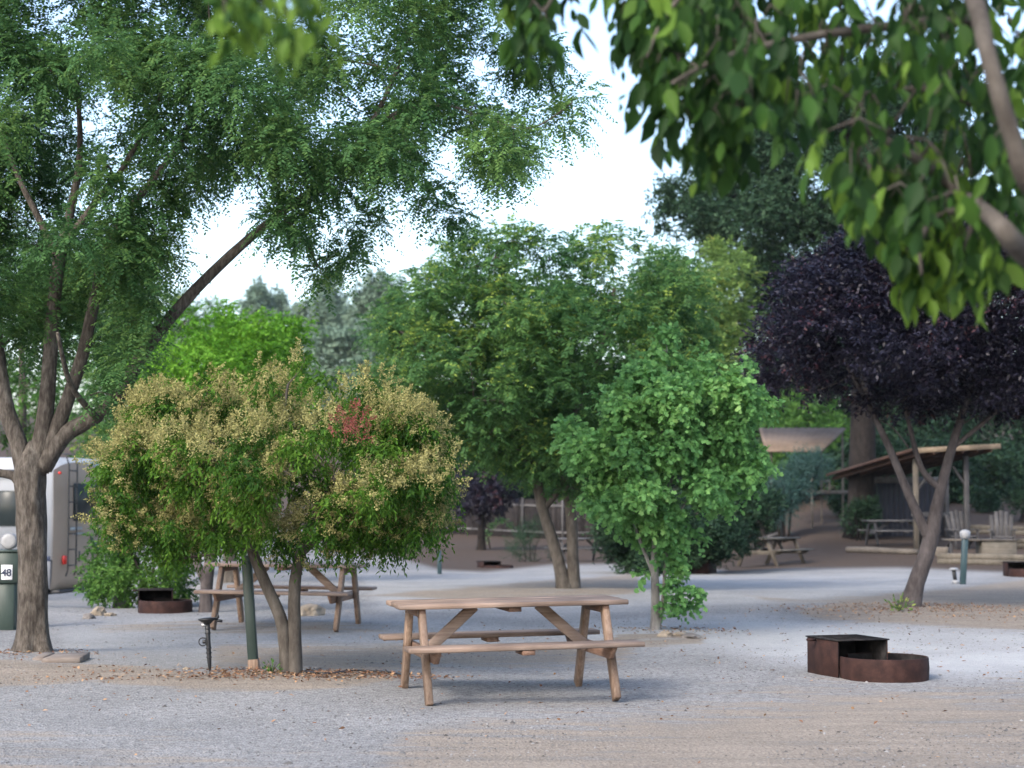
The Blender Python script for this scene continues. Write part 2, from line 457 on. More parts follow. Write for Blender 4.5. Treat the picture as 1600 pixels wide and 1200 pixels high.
def smooth_path(pts, rs, sub=4):
    """Catmull-Rom through the points"""
    P = [Vector(p) for p in pts]; out = []; ro = []
    for i in range(len(P) - 1):
        p0 = P[max(i - 1, 0)]; p1 = P[i]; p2 = P[i + 1]; p3 = P[min(i + 2, len(P) - 1)]
        for k in range(sub):
            t = k / sub
            q = .5 * ((2 * p1) + (p2 - p0) * t + (2 * p0 - 5 * p1 + 4 * p2 - p3) * t * t + (3 * p1 - p0 - 3 * p2 + p3) * t ** 3)
            out.append(q); ro.append(rs[i] * (1 - t) + rs[i + 1] * t)
    out.append(P[-1]); ro.append(rs[-1])
    return out, ro


# ------------------------------------------------------------------ foliage
def inpoly(px, py, poly):
    x = np.asarray(px); y = np.asarray(py); ins = np.zeros(x.shape, bool)
    n = len(poly)
    for i in range(n):
        x1, y1 = poly[i]; x2, y2 = poly[(i + 1) % n]
        c = ((y1 > y) != (y2 > y)) & (x < (x2 - x1) * (y - y1) / ((y2 - y1) + 1e-9) + x1)
        ins ^= c
    return ins


def edgedist(px, py, poly):
    d = np.full(np.shape(px), 1e9)
    n = len(poly)
    for i in range(n):
        a = np.array(poly[i], float); b = np.array(poly[(i + 1) % n], float)
        ab = b - a; L = (ab ** 2).sum() + 1e-9
        t = np.clip(((px - a[0]) * ab[0] + (py - a[1]) * ab[1]) / L, 0, 1)
        d = np.minimum(d, np.hypot(px - a[0] - t * ab[0], py - a[1] - t * ab[1]))
    return d


def unit(v): return v / (np.linalg.norm(v, axis=-1, keepdims=True) + 1e-9)


LEAF = {  # (along, across, lift) outline of a leaf, as faces
    'diamond': (np.array([(0, 0, 0), (.42, -.5, .06), (1, 0, -.06), (.42, .5, .06)]), [(0, 1, 2, 3)]),
    'ovate': (np.array([(0, 0, 0), (.22, -.40, .07), (.52, -.5, .09), (.8, -.24, .02), (1, 0, -.12), (.8, .24, .02), (.52, .5, .09), (.22, .40, .07), (.5, 0, 0)]),
              [(0, 1, 2, 8), (8, 2, 3, 4), (0, 8, 6, 7), (8, 4, 5, 6)]),
    'lobed': (np.array([(0, 0, 0), (.12, -.5, .05), (.4, -.26, .0), (.62, -.5, .06), (1, 0, -.08), (.62, .5, .06), (.4, .26, .0), (.12, .5, .05)]),
              [(0, 1, 2), (2, 3, 4), (0, 2, 4, 6), (4, 5, 6), (6, 7, 0)]),
}


def leaf_mesh(name, pos, ax, nr, L, W, tint, shape='diamond'):
    T, faces = LEAF[shape]
    ax = unit(ax); side = unit(np.cross(ax, nr)); nr = np.cross(side, ax)
    N = len(pos); k = len(T)
    L = np.broadcast_to(L, N)[:, None, None]; W = np.broadcast_to(W, N)[:, None, None]
    cu = np.random.default_rng(N).uniform(-.4, 2.2, N)[:, None, None]
    v = pos[:, None, :] + ax[:, None, :] * T[None, :, 0:1] * L + side[:, None, :] * T[None, :, 1:2] * W + nr[:, None, :] * T[None, :, 2:3] * L * cu
    v = v.reshape(-1, 3)
    loops = np.concatenate([np.array(f) for f in faces]); sizes = np.array([len(f) for f in faces])
    lo = (np.arange(N)[:, None] * k + loops[None, :]).ravel()
    sz = np.tile(sizes, N)
    return np_mesh(name, v, lo, sz, False, {'tint': np.repeat(tint, len(faces))})


def make_blobs(rng, poly, d, n, rpx, thick, minedge=.45, holes=()):
    """clump centres inside a crown outline standing at distance d; the crown is as deep as it is wide in the middle"""
    xs = [p[0] for p in poly]; ys = [p[1] for p in poly]
    out = []
    px = rng.uniform(min(xs), max(xs), 12000); py = rng.uniform(min(ys), max(ys), 12000)
    ok = inpoly(px, py, poly)
    px = px[ok]; py = py[ok]; ed = edgedist(px, py, poly)
    emax = ed.max()
    for i in range(len(px)):
        if len(out) >= n: break
        r = rng.uniform(*rpx)
        r = min(r, max(ed[i] * 1.25, rpx[0] * .55))
        if ed[i] < r * minedge: continue
        if any((px[i] - hx) ** 2 + (py[i] - hy) ** 2 < hr * hr for hx, hy, hr in holes): continue
        dd = d + thick * math.sqrt(min(1, ed[i] / emax * 1.3)) * rng.uniform(-1, 1)
        q = at(px[i], py[i], dd)
        out.append((q.x, q.y, q.z, r * dd / F))
    return out


def foliage(rng, blobs, nsprig, k, sl, leafL, leafW, upb=.2, droop=.3, flat=.6, pinnate=False, shell=.45, tintn=.35, ragged=1.25):
    """leaves along sprigs that grow outward through each clump"""
    B = np.array(blobs); n = len(B)
    per = np.maximum(9, (nsprig * (B[:, 3] ** 2) / np.mean(B[:, 3] ** 2))).astype(int)
    idx = np.repeat(np.arange(n), per); S = len(idx)
    u = unit(rng.normal(size=(S, 3)))
    rad = (shell + (ragged - shell) * rng.random(S) ** 1.1)[:, None] * B[idx, 3:4]
    u2 = u * np.array([1, 1, .72])
    p0 = B[idx, :3] + u2 * rad
    sd = unit(u * .9 + rng.normal(size=(S, 3)) * .55 + np.array([0, 0, upb]))
    sL = sl * rng.uniform(.6, 1.3, S)
    t = (np.arange(k) + .5) / k
    T = t[None, :, None]
    pos = p0[:, None, :] + sd[:, None, :] * T * sL[:, None, None]
    pos[:, :, 2] -= droop * (t[None, :] ** 2) * sL[:, None]
    tang = sd[:, None, :] + np.array([0, 0, -1]) * 2 * droop * T
    tang = unit(tang)
    up = np.broadcast_to(np.array([0, 0, 1.0]), tang.shape)
    side = unit(np.cross(tang, up) + 1e-4)
    sgn = np.where(np.arange(k) % 2 == 0, 1.0, -1.0)[None, :, None]
    if pinnate:
        ax = tang * .45 + side * sgn + np.array([0, 0, -.25]) + rng.normal(size=tang.shape) * .15
        nr = np.cross(side, tang) + rng.normal(size=tang.shape) * .35
        nr[..., 2] = np.abs(nr[..., 2])
    else:
        ax = tang * .6 + side * sgn * .7 + np.array([0, 0, -droop * .8]) + rng.normal(size=tang.shape) * .5
        nr = up * flat + sd[:, None, :] * .5 + rng.normal(size=tang.shape) * .55
    N = S * k
    bt = rng.random(n)
    tint = np.clip(.5 + (bt[idx] - .5)[:, None] * tintn * 1.5 + (rng.random(S) - .5)[:, None] * .4 + (rng.random((S, k)) - .5) * .5, 0, 1)
    sc = rng.uniform(.7, 1.2, N)
    return pos.reshape(N, 3), ax.reshape(N, 3), nr.reshape(N, 3), leafL * sc, leafW * sc, tint.ravel()


def tree(name, label, cat, d, base, limbs, blobs, fol, leafm, bark, shape='diamond', seed=1, twig_r=.012, group=None, twigs=True, crownlabel=None, n=12, sub=4, extra=None, trunk_jit=.05, flare=.3, ridge=0):
    """limbs: list of lists of (px, py, radius[, depth offset]) in photo pixels at distance d; base: pixel of the foot"""
    rng = np.random.default_rng(seed)
    foot = at(base[0], base[1], d); foot.z = G(foot.x, foot.y)
    root = thing(name, label, cat, foot, 0, group)
    mb = MB(); skel = []
    for li, lb in enumerate(limbs):
        pts = [at(q[0], q[1], d + (q[3] if len(q) > 3 else 0)) - foot for q in lb]
        rs = [q[2] for q in lb]
        if li == 0 or lb[0][1] >= base[1] - 2:
            pts[0].z = min(pts[0].z, -.08)
        P, RR = smooth_path(pts, rs, sub)
        big = ridge and li == 0
        if big: P, RR = smooth_path(pts, rs, 22)
        mb.tube(P, RR, 44 if big else n, jit=0 if big else trunk_jit, ridge=ridge if big else 0, flare=flare if li == 0 else 0)
        if big: P, RR = P[::4], RR[::4]
        for q, r in zip(P, RR): skel.append((q.x, q.y, q.z, r))
    SK = np.array(skel)
    if twigs:
        f = np.array(foot)
        order = sorted(blobs, key=lambda b: min(np.hypot(*(SK[:, :2] - (np.array(b[:2]) - f[:2])).T)))
        for b in order:
            c = np.array(b[:3]) - f
            cand = SK[SK[:, 2] < c[2] + .15 * abs(c[2])] if len(SK) else SK
            if len(cand) == 0: cand = SK
            D = np.linalg.norm(cand[:, :3] - c, axis=1) + .15 * np.maximum(0, c[2] - cand[:, 2])
            j = int(np.argmin(D)); a = Vector(cand[j, :3]); e = Vector(c)
            r0 = min(float(cand[j, 3]) * .7, max(twig_r, (e - a).length * .028)); m = (a + e) / 2
            m += Vector(rng.normal(size=3) * .07 * (e - a).length); m.z += .06 * (e - a).length
            P, RR = smooth_path([a, m, e], [r0, r0 * .7, r0 * .35], 3)
            mb.tube(P, RR, 5)
            SK = np.vstack([SK, [(q.x, q.y, q.z, r) for q, r in zip(P[1:], RR[1:])]])
            for _ in range(3):
                u = Vector(unit(rng.normal(size=3))) * b[3] * .9
                mb.tube([e, e + u * .5 + Vector((0, 0, .03)), e + u], [r0 * .35, r0 * .22, r0 * .1], 4)
    tr = mb.build('trunk', bark, root, smooth=True)
    o = np.array(foot)
    pos, ax, nr, L, W, tint = fol(rng, blobs)
    me = leaf_mesh('crown', pos - o, ax, nr, L, W, tint, shape)
    cr = obj('crown', me, leafm, root)
    if crownlabel: cr['label'] = crownlabel
    return root, foot, rng


def bush(name, label, cat, d, poly, nb, rpx, thick, fkw, leafm, seed, base=None, stems=3, group=None, shape='diamond', bark='bark_dark'):
    rng = np.random.default_rng(seed)
    bl = make_blobs(rng, poly, d, nb, rpx, thick)
    xs = [p[0] for p in poly]; ys = [p[1] for p in poly]
    cx = sum(xs) / len(xs) if base is None else base[0]; by = max(ys) if base is None else base[1]
    limbs = []
    for i in range(stems):
        ex = cx + (i - (stems - 1) / 2) * (max(xs) - min(xs)) * .22
        r0 = fkw.get('stem_r', .03)
        limbs.append([(cx + (i - (stems - 1) / 2) * 6, by, r0), ((cx + ex) / 2, by * .6 + min(ys) * .4, r0 * .75), (ex, by * .35 + min(ys) * .65, r0 * .35)])
    kw = {k: v for k, v in fkw.items() if k != 'stem_r'}
    return tree(name, label, cat, d, (cx, by), limbs, bl, lambda rg, b: foliage(rg, b, **kw), leafm, M[bark], shape=shape, seed=seed, group=group, n=7, sub=3)


# ================================================================== GROUND
def build_ground():
    def spread(lo, hi, step, far, g):
        a = list(np.arange(lo, hi, step)); s = step; x = hi
        while x < far: a.append(x); s *= g; x += s
        a.append(far); return a
    ys = spread(7.5, 42, .15, 4500, 1.022)
    ys = [-60, -20, -5, 2, 5] + ys
    right = spread(0, 11, .17, 3500, 1.05)
    xs = [-v for v in right[:0:-1]] + right
    X, Y = np.meshgrid(np.array(xs), np.array(ys))
    Z = gz(X, Y)
    nx, ny = len(xs), len(ys)
    v = np.stack([X, Y, Z], -1).reshape(-1, 3)
    i = np.arange(nx - 1)[None, :] + np.arange(ny - 1)[:, None] * nx
    q = np.stack([i, i + 1, i + 1 + nx, i + nx], -1).reshape(-1, 4)
    # where the bare dirt lies, in plan: pixel areas of the photo carried down to the ground plane
    PX = 800 + X / np.maximum(Y, 4) * F
    PY = 775 + (CAMZ - Z) / np.maximum(Y, 4) * F
    dirt = np.zeros(X.shape)

    def patch(poly, soft, val=1.0):
        nonlocal dirt
        s = np.where(inpoly(PX, PY, poly), 1, -1) * edgedist(PX, PY, poly)
        m = sm(s, -soft, soft) * val
        dirt = np.maximum(dirt, m)
    patch([(-300, 1035), (0, 1028), (180, 1035), (330, 1050), (430, 1045), (560, 1040), (640, 1050), (600, 1066), (430, 1078), (300, 1075), (150, 1062), (-300, 1085)], 9, 1.0)
    patch([(330, 1003), (1000, 1003), (980, 1035), (640, 1045), (330, 1040)], 14, .75)
    patch([(-300, 1120), (0, 1130), (300, 1150), (560, 1190), (520, 1300), (-300, 1400)], 50, .42)
    patch([(650, 1135), (1000, 1110), (1150, 1090), (1440, 1066), (1900, 1075), (1900, 1400), (560, 1400), (500, 1260)], 60, .85)
    patch([(330, 965), (620, 975), (620, 985), (330, 990), (150, 985), (150, 975)], 6, .5)
    patch([(1240, 955), (1330, 935), (1400, 925), (1480, 920), (1600, 905), (1900, 900), (1900, 975), (1600, 985), (1400, 972), (1280, 968)], 7, 1.0)
    patch([(1150, 925), (1250, 935), (1400, 925), (1400, 945), (1200, 940)], 6, .6)
    patch([(560, 930), (860, 905), (1000, 895), (1000, 925), (900, 935), (760, 938)], 5, .8)
    patch([(950, 990), (1080, 985), (1110, 1002), (1000, 1010), (930, 1010)], 6, .8)
    pale = np.zeros(X.shape)
    for poly, soft, val in (([(900, 975), (1150, 962), (1280, 972), (1600, 985), (1900, 985), (1900, 1050), (1500, 1058), (1280, 1040), (1100, 1010), (900, 1000)], 16, .6),
                       ([(100, 965), (640, 968), (1000, 985), (1000, 1000), (600, 1030), (100, 1030)], 16, .25),
                       ([(560, 895), (900, 885), (1200, 893), (1400, 890), (1560, 897), (1400, 925), (1150, 945), (900, 960), (600, 955)], 12, .3)):
        sd_ = np.where(inpoly(PX, PY, poly), 1, -1) * edgedist(PX, PY, poly)
        pale = np.maximum(pale, sm(sd_, -soft, soft) * val)
    red = np.zeros(X.shape)
    for poly, soft in (([(560, 700), (1190, 700), (1190, 890), (1000, 890), (1000, 880), (860, 882), (760, 893), (690, 890), (600, 865), (500, 860)], 4),
                       ([(1130, 700), (1800, 700), (1800, 884), (1560, 893), (1400, 886), (1240, 888), (1130, 895)], 4)):
        s = np.where(inpoly(PX, PY, poly), 1, -1) * edgedist(PX, PY, poly)
        red = np.maximum(red, sm(s, -soft, soft) * (Y > 30))
    red = np.where((Y > 95), 1, red)
    me = np_mesh('ground', v, q, np.full(len(q), 4), True, None, {'dirt': dirt.ravel(), 'red': red.ravel(), 'pale': pale.ravel()})
    obj('ground', me, M['ground'], kind='structure')


build_ground()


def scatter_stones():
    rng = np.random.default_rng(5)
    N = 30000
    y = 9.5 + 18 * rng.random(N) ** 1.5
    x = (rng.random(N) * 2 - 1) * (y * .3 + .3)
    dens = fbm(x * .8, y * .8, 31)
    keep = rng.random(N) < sm(dens, .3, .62)
    x = x[keep]; y = y[keep]; N = len(x)
    z = gz(x, y)
    r = np.clip(rng.lognormal(math.log(.0072), .4, N), .003, .03)
    base = np.array([(1, 0, 0), (.3, .9, 0), (-.8, .55, 0), (-.8, -.6, 0), (.35, -.9, 0), (0, 0, .75), (0, 0, -.5)], float)
    faces = [(0, 1, 5), (1, 2, 5), (2, 3, 5), (3, 4, 5), (4, 0, 5)]
    a = rng.random(N) * 2 * PI; ca, sa = np.cos(a), np.sin(a)
    v = base[None] * (1 + .35 * (rng.random((N, 7, 3)) - .5)) * r[:, None, None]
    v = v * np.stack([np.ones(N), rng.uniform(.6, 1, N), rng.uniform(.5, 1, N)], -1)[:, None, :]
    vx = v[..., 0] * ca[:, None] - v[..., 1] * sa[:, None]; vy = v[..., 0] * sa[:, None] + v[..., 1] * ca[:, None]
    v = np.stack([vx + x[:, None], vy + y[:, None], v[..., 2] + z[:, None] + .001], -1).reshape(-1, 3)
    lo = (np.arange(N)[:, None] * 7 + np.array(faces).ravel()[None]).ravel()
    me = np_mesh('gravel_stones', v, lo, np.full(N * 5, 3), False, {'tint': np.repeat(rng.random(N), 5)})
    obj('gravel_stones', me, M['stone'], kind='stuff', label='loose grey gravel stones scattered over the ground', category='gravel')


scatter_stones()


def litter():
    rng = np.random.default_rng(6)
    P = []
    for (cx, cy, r, n) in ((-1.95, 16.1, .9, 900), (-1.1, 16.2, .7, 380), (-3.0, 16.3, 1.2, 320), (5.3, 25.6, 1.9, 900), (6.2, 24.6, 2.2, 500), (-4.6, 17.8, 1.0, 250), (1.8, 21.5, 1.1, 260), (0, 16, 8, 500), (3.0, 21, 6, 400)):
        a = rng.random(n) * 2 * PI; q = r * np.sqrt(rng.random(n)) * rng.uniform(.6, 1.3, n)
        P.append(np.stack([cx + np.cos(a) * q, cy + np.sin(a) * q * .55], -1))
    P = np.concatenate(P); N = len(P)
    pos = np.stack([P[:, 0], P[:, 1], gz(P[:, 0], P[:, 1]) + .006 + .01 * rng.random(N)], -1)
    ax = rng.normal(size=(N, 3)) * np.array([1, 1, .25]); nr = np.array([0, 0, 1.0]) + rng.normal(size=(N, 3)) * .4
    me = leaf_mesh('fallen_leaves', pos, ax, nr, rng.uniform(.02, .055, N), rng.uniform(.01, .028, N), rng.random(N))
    obj('fallen_leaves', me, M['litter'], kind='stuff', label='dry brown leaves and twigs fallen round the tree bases', category='leaf litter')


litter()


# ================================================================== PICNIC TABLES
def make_table(label, loc, rz, wx, wz, wy, rx=0, ry=0):
    t = thing('picnic_table', label, 'picnic table', loc, rz, 'wooden picnic tables on the campsites', rx, ry)
    mb = MB()
    for i in range(3):
        y = (i - 1) * .251
        o = (random.random() - .5) * .03
        mb.box(-.915 + o, .915 + o, y - .1205, y + .1205, .715, .753, .006)
    mb.build('tabletop', M[wx], t)
    for s in (-1, 1):
        b = MB(); b.box(-.915, .915, s * .66 - .135, s * .66 + .135, .415, .452, .006)
        b.build('bench', M[wx], t)
        k = MB(); k.box(-.05, .05, s * .66 - .125, s * .66 + .125, .377, .414, .004)
        k.build('cleat', M[wy], t)
    k = MB(); k.box(-.05, .05, -.33, .33, .677, .714, .004); k.build('cleat', M[wy], t)
    for sx in (-1, 1):
        for sy in (-1, 1):
            l = MB(); l.beam((sx * .735, sy * .27, .714), (sx * .735, sy * .60, 0), .10, .052, up=(1, 0, 0), ch=.005)
            l.tube([(sx * .762, sy * .30, .66), (sx * .769, sy * .30, .66)], .011, 8); l.tube([(sx * .762, sy * .415, .385), (sx * .769, sy * .415, .385)], .011, 8)
            l.build('leg', M[wz], t)
        c = MB(); x = sx * .685
        x0, x1 = x - .02, x + .02
        c.hexa([(x0, -.64, .318), (x1, -.64, .318), (x1, .64, .318), (x0, .64, .318), (x0, -.76, .412), (x1, -.76, .412), (x1, .76, .412), (x0, .76, .412)], .004)
        c.build('seat_support', M[wy], t)
        h = MB(); h.box(sx * .735 - .022, sx * .735 + .022, -.34, .34, .65, .712, .004); h.build('top_batten', M[wy], t)
        br = MB(); br.beam((sx * .66, 0, .36), (sx * .26, 0, .712), .085, .04, up=(0, 1, 0), ch=.004)
        br.build('brace', M[wx], t)
    return t


c = ground_at(815, 1084)
fl = ground_at(671, 1103)
yaw = R(12.5)
front_c = fl + Vector((math.cos(yaw) * .735 - math.sin(yaw) * .60, math.sin(yaw) * .735 + math.cos(yaw) * .60, 0))
T1 = make_table('reddish brown wooden picnic table standing alone on gravel in front', (front_c.x, front_c.y, G(front_c.x, front_c.y) + .008), yaw, 'wood_x', 'wood_z', 'wood_y', ry=-R(.7))
g = at(449, 965, 22.3)
T2 = make_table('wooden picnic table behind the slim trunks of the yellow flowering tree', (g.x, g.y, G(g.x, g.y)), -R(8), 'wood_x', 'wood_z', 'wood_y', ry=R(.6))
g = ground_at(1206, 884)
T3 = make_table('tan wooden picnic table in front of the dark bush, seen end on', (g.x, g.y, g.z), R(52), 'oldwood_x', 'oldwood_z', 'oldwood_x')
g = ground_at(905, 877)
T4 = make_table('grey picnic table far behind the twin trunks by the fence', (g.x, g.y, g.z), R(20), 'grey_x', 'grey_z', 'grey_x')
g = at(1405, 845, 56.5)
T5 = make_table('grey picnic table under the brown roofed shelter', (g.x, g.y, G(g.x, g.y) + .05), R(6), 'grey_x', 'grey_z', 'grey_x')
T5.scale = (1.15, 1.0, 1.0)


# ================================================================== FIRE RINGS
def make_firering(label, loc, rz, sc=1.0, hs=1.0):
    t = thing('fire_ring', label, 'fire ring', loc, rz, 'steel campsite fire rings')
    t.scale = (sc, sc, sc * hs)
    W2, D2, H2 = .25, .28, .315
    th = .008
    b = MB()
    b.box(-W2, -W2 + th, -D2, D2, -.03, H2, .002); b.box(W2 - th, W2, -D2, D2, -.03, H2, .002)
    b.box(-W2 + th + .001, W2 - th - .001, D2 - th, D2, -.03, H2, .002)
    b.build('fire_box', M['rust'], t)
    p = MB(); p.box(-W2 - .012, W2 + .012, -D2 - .015, D2 + .012, H2 + .002, H2 + .014, .003)
    for i in range(7): p.box(-W2 + .03, W2 - .03, -D2 + .05 + i * .07, -D2 + .064 + i * .07, H2 + .015, H2 + .019, .001)
    p.build('grill_plate', M['soot'], t)
    h = MB(); h.tube([(-W2 - .012, .1, H2 - .01), (-W2 - .07, .1, H2 - .01), (-W2 - .08, .13, H2 - .01)], .012, 8)
    h.build('handle', M['rust'], t, smooth=True)
    # ring wall, open where the box stands
    cx, cy, rr, hh = .15, -.38, .385, .185
    v = []; f = []; n = 56
    angs = [R(118) - i / n * R(318) for i in range(n + 1)]
    for a in angs:
        for (r, z) in ((rr, -.03), (rr + .006, hh * .5), (rr, hh - .008), (rr - .004, hh), (rr - .016, hh), (rr - .014, -.03)):
            v.append((cx + r * math.cos(a), cy + r * math.sin(a), z))
    for i in range(n):
        for j in range(5): f.append((i * 6 + j, i * 6 + j + 1, (i + 1) * 6 + j + 1, (i + 1) * 6 + j))
    b = MB(); b.add(v, f, .5)
    b.add([], []); e = n * 6
    b.f.append([0, 1, 2, 3, 4, 5]); b.t.append(.5); b.f.append([e, e + 5, e + 4, e + 3, e + 2, e + 1]); b.t.append(.5)
    b.build('ring_wall', M['rust'], t, smooth=False)
    ln = MB(); vv = []; ff = []
    for a_ in angs:
        for (r_, z_) in ((rr - .018, -.02), (rr - .020, hh - .004)): vv.append((cx + r_ * math.cos(a_), cy + r_ * math.sin(a_), z_))
    ff = [(i * 2, i * 2 + 1, i * 2 + 3, i * 2 + 2) for i in range(n)]
    ln.add(vv, ff, .5)
    ln.box(-W2 + th + .002, -W2 + th + .006, -D2 + .004, D2 - th - .004, .0, H2 - .004, 0); ln.box(W2 - th - .006, W2 - th - .002, -D2 + .004, D2 - th - .004, .0, H2 - .004, 0)
    ln.box(-W2 + th + .008, W2 - th - .008, D2 - th - .006, D2 - th - .002, .0, H2 - .004, 0)
    ln.build('sooty_lining', M['soot'], t)
    a = MB(); m = 28
    vv = [(cx + (rr - .02) * math.cos(2 * PI * i / m), cy + (rr - .02) * math.sin(2 * PI * i / m), .03 + .012 * random.random()) for i in range(m)] + [(cx, cy, .055)]
    a.add(vv, [(i, (i + 1) % m, m) for i in range(m)], .5)
    a.box(-W2 + .012, W2 - .012, -D2 + .02, D2 - .012, -.02, .022, .002)
    a.build('ash_bed', M['ash'], t, smooth=True)
    return t


def ring_place(px, py, d=None):
    return ground_at(px, py)


g = ring_place(1324, 1054)
make_firering('rust brown steel fire ring with a black grill box in the right foreground', (g.x, g.y, g.z), R(19), .98)
g = ground_at(243, 955)
make_firering('dark brown fire ring beside the pale rocks in front of the green shrub', (g.x, g.y, g.z), R(10), .93)
g = ground_at(764, 887)
make_firering('low rusty fire ring on dirt in front of the board fence', (g.x, g.y, g.z - .05), R(20), 1.0, .7)
g = ground_at(1588, 900, 30)
make_firering('dark fire ring with grill box at the right edge beyond the purple tree', (g.x, g.y, g.z), R(-4), .95)
g = ground_at(1092, 896)
make_firering('reddish fire ring half hidden behind the young maple', (g.x, g.y, g.z), R(160), 1.25, .8)


# ================================================================== TREES
def F_(**k): return lambda rg, b: foliage(rg, b, **k)


# ---- big tree on the left
rng = np.random.default_rng(11)
poly = [(-160, -220), (760, -220), (800, -40), (830, 40), (880, 110), (930, 140), (935, 170), (905, 235), (850, 265), (805, 300), (770, 350), (700, 355), (650, 370), (610, 375), (580, 365), (565, 415), (500, 455), (458, 425), (430, 385), (385, 365), (330, 370), (290, 450), (250, 460), (240, 520), (225, 610), (190, 640), (150, 600), (100, 560), (0, 540), (-160, 560)]
holes = [(310, 395, 34), (365, 375, 25), (610, 170, 24), (700, 210, 34), (110, 235, 12), (150, 245, 12), (760, 240, 20), (650, 300, 14), (480, 300, 12)]
bl = make_blobs(rng, poly, 18.2, 210, (26, 56), 2.4, holes=holes)
bl += [tuple(at(x, y, 18 + o)) + (r,) for x, y, o, r in ((200, 560, -.5, .22), (180, 620, -.4, .18), (215, 500, -.3, .2), (160, 540, .4, .2), (900, 150, .3, .16), (880, 190, .2, .18), (500, 420, 0, .13), (470, 380, .1, .14), (540, 385, .1, .13))]
limbs = [
    [(52, 1036, .20), (52, 1010, .162), (51, 960, .146), (50, 850, .132), (48, 775, .135), (48, 738, .15), (51, 712, .12), (54, 690, .05)],
    [(40, 745, 0.0946), (28, 690, 0.0860), (10, 640, 0.0817), (-4, 560, 0.0774), (-15, 450, 0.0645), (-40, 300, 0.0430), (-50, 200, 0.0258)],
    [(55, 740, 0.1032), (68, 670, 0.0860), (76, 590, 0.0731), (82, 500, 0.0671), (92, 410, 0.0602), (110, 330, 0.0430), (125, 240, 0.0301), (120, 120, 0.0172)],
    [(92, 412, 0.0430), (65, 350, 0.0344), (30, 280, 0.0258), (0, 200, 0.0172)],
    [(98, 385, 0.0387), (150, 315, 0.0344), (200, 250, 0.0258), (260, 130, 0.0172)],
    [(62, 735, 0.0946), (100, 640, 0.0688), (130, 550, 0.0602), (147, 470, 0.0559), (165, 395, 0.0473), (205, 325, 0.0387), (280, 225, 0.0258), (330, 120, 0.0172)],
    [(66, 730, 0.1032), (100, 680, 0.0860), (150, 650, 0.0731), (190, 612, 0.0688), (228, 545, 0.0619), (285, 475, 0.0568), (340, 418, 0.0516), (395, 368, 0.0447), (450, 325, 0.0387), (520, 270, 0.0327), (575, 200, 0.0275), (605, 145, 0.0206), (640, 60, 0.0129)],
    [(578, 195, 0.0189), (640, 170, 0.0146), (700, 165, 0.0129), (760, 185, 0.0112), (830, 200, 0.0086), (895, 160, 0.0052)],
    [(42, 775, 0.0602), (22, 745, 0.0430), (-12, 735, 0.0387), (-60, 700, 0.0258)],
    [(150, 652, 0.0344, -.1), (110, 600, 0.0258, -.5), (90, 520, 0.0172, -.9)],
]
tree('locust_tree', 'big tree with rough grey trunk and feathery leaves left of the yellow flowering tree', 'tree', 18, (52, 1036), limbs, bl,
     F_(nsprig=125, k=17, sl=.27, leafL=.050, leafW=.023, upb=.12, droop=.38, pinnate=True, shell=.25, ragged=1.35), M['leaf_locust'], M['bark_a'], seed=11, twig_r=.010, n=20, sub=5, trunk_jit=.07, flare=.4, ridge=.15)

# ---- yellow flowering tree
rng = np.random.default_rng(12)
poly = [(245, 612), (300, 585), (360, 582), (420, 566), (495, 556), (520, 604), (580, 590), (615, 600), (636, 638), (684, 660), (700, 703), (718, 750), (712, 820), (685, 850), (640, 845), (600, 876), (560, 872), (500, 856), (440, 870), (400, 856), (370, 862), (330, 852), (280, 888), (205, 872), (168, 828), (146, 760), (157, 712), (190, 670), (210, 635)]
bl = make_blobs(rng, poly, 16.3, 160, (18, 40), 1.35)
limbs = [
    [(452, 1064, .085), (446, 1010, .06), (438, 965, .055), (412, 905, .05), (392, 855, .045), (375, 790, .032), (345, 720, .02), (310, 650, .012)],
    [(459, 1064, .085), (460, 985, .058), (461, 910, .052), (474, 850, .042), (505, 780, .03), (545, 710, .02), (580, 650, .012)],
    [(394, 858, .035), (360, 800, .028), (290, 740, .02), (220, 700, .012)],
    [(470, 865, .035), (540, 810, .025), (610, 770, .018), (670, 740, .01)],
    [(385, 830, .03), (420, 740, .025), (440, 660, .015), (450, 600, .01)],
]
root, foot, rg = tree('flowering_tree', 'small rounded tree covered in straw yellow flowers on two thin stems', 'tree', 16.3, (455, 1064), limbs, bl,
                      F_(nsprig=64, k=9, sl=.13, leafL=.052, leafW=.018, upb=.0, droop=.75, shell=.35, ragged=1.2), M['leaf_yellow'], M['bark_b'], seed=12, twig_r=.008, n=14)


def panicles(rg, blobs, foot, root, name, material, pick, per, pl, n, size, label=None):
    B = np.array([b for b in blobs if pick(b)]); m = len(B)
    per_b = np.maximum(1, (per * B[:, 3] ** 2 / np.mean(B[:, 3] ** 2))).astype(int)
    idx = np.repeat(np.arange(m), per_b); S = len(idx)
    u = unit(rg.normal(size=(S, 3)) + np.array([0, -.25, .75]))
    p0 = B[idx, :3] + u * np.array([1, 1, .8]) * B[idx, 3:4] * rg.uniform(.95, 1.25, (S, 1))
    sd = unit(u + np.array([0, 0, .5]) + rg.normal(size=(S, 3)) * .3)
    t = rg.random((S, n)); wdt = (1 - t) * .36 + .08
    off = unit(rg.normal(size=(S, n, 3))) * (wdt * pl)[..., None] * rg.random((S, n, 1)) ** .5
    pos = (p0[:, None] + sd[:, None] * (t * pl)[..., None] + off).reshape(-1, 3)
    N = len(pos)
    tint = np.clip(.5 + (rg.random(S) - .5)[:, None] * .6 + (rg.random((S, n)) - .5) * .7, 0, 1).ravel()
    me = leaf_mesh(name, pos - np.array(foot), rg.normal(size=(N, 3)), rg.normal(size=(N, 3)), size * rg.uniform(.6, 1.4, N), size * .7 * rg.uniform(.6, 1.4, N), tint)
    o = obj(name, me, material, root)
    if label: o['label'] = label


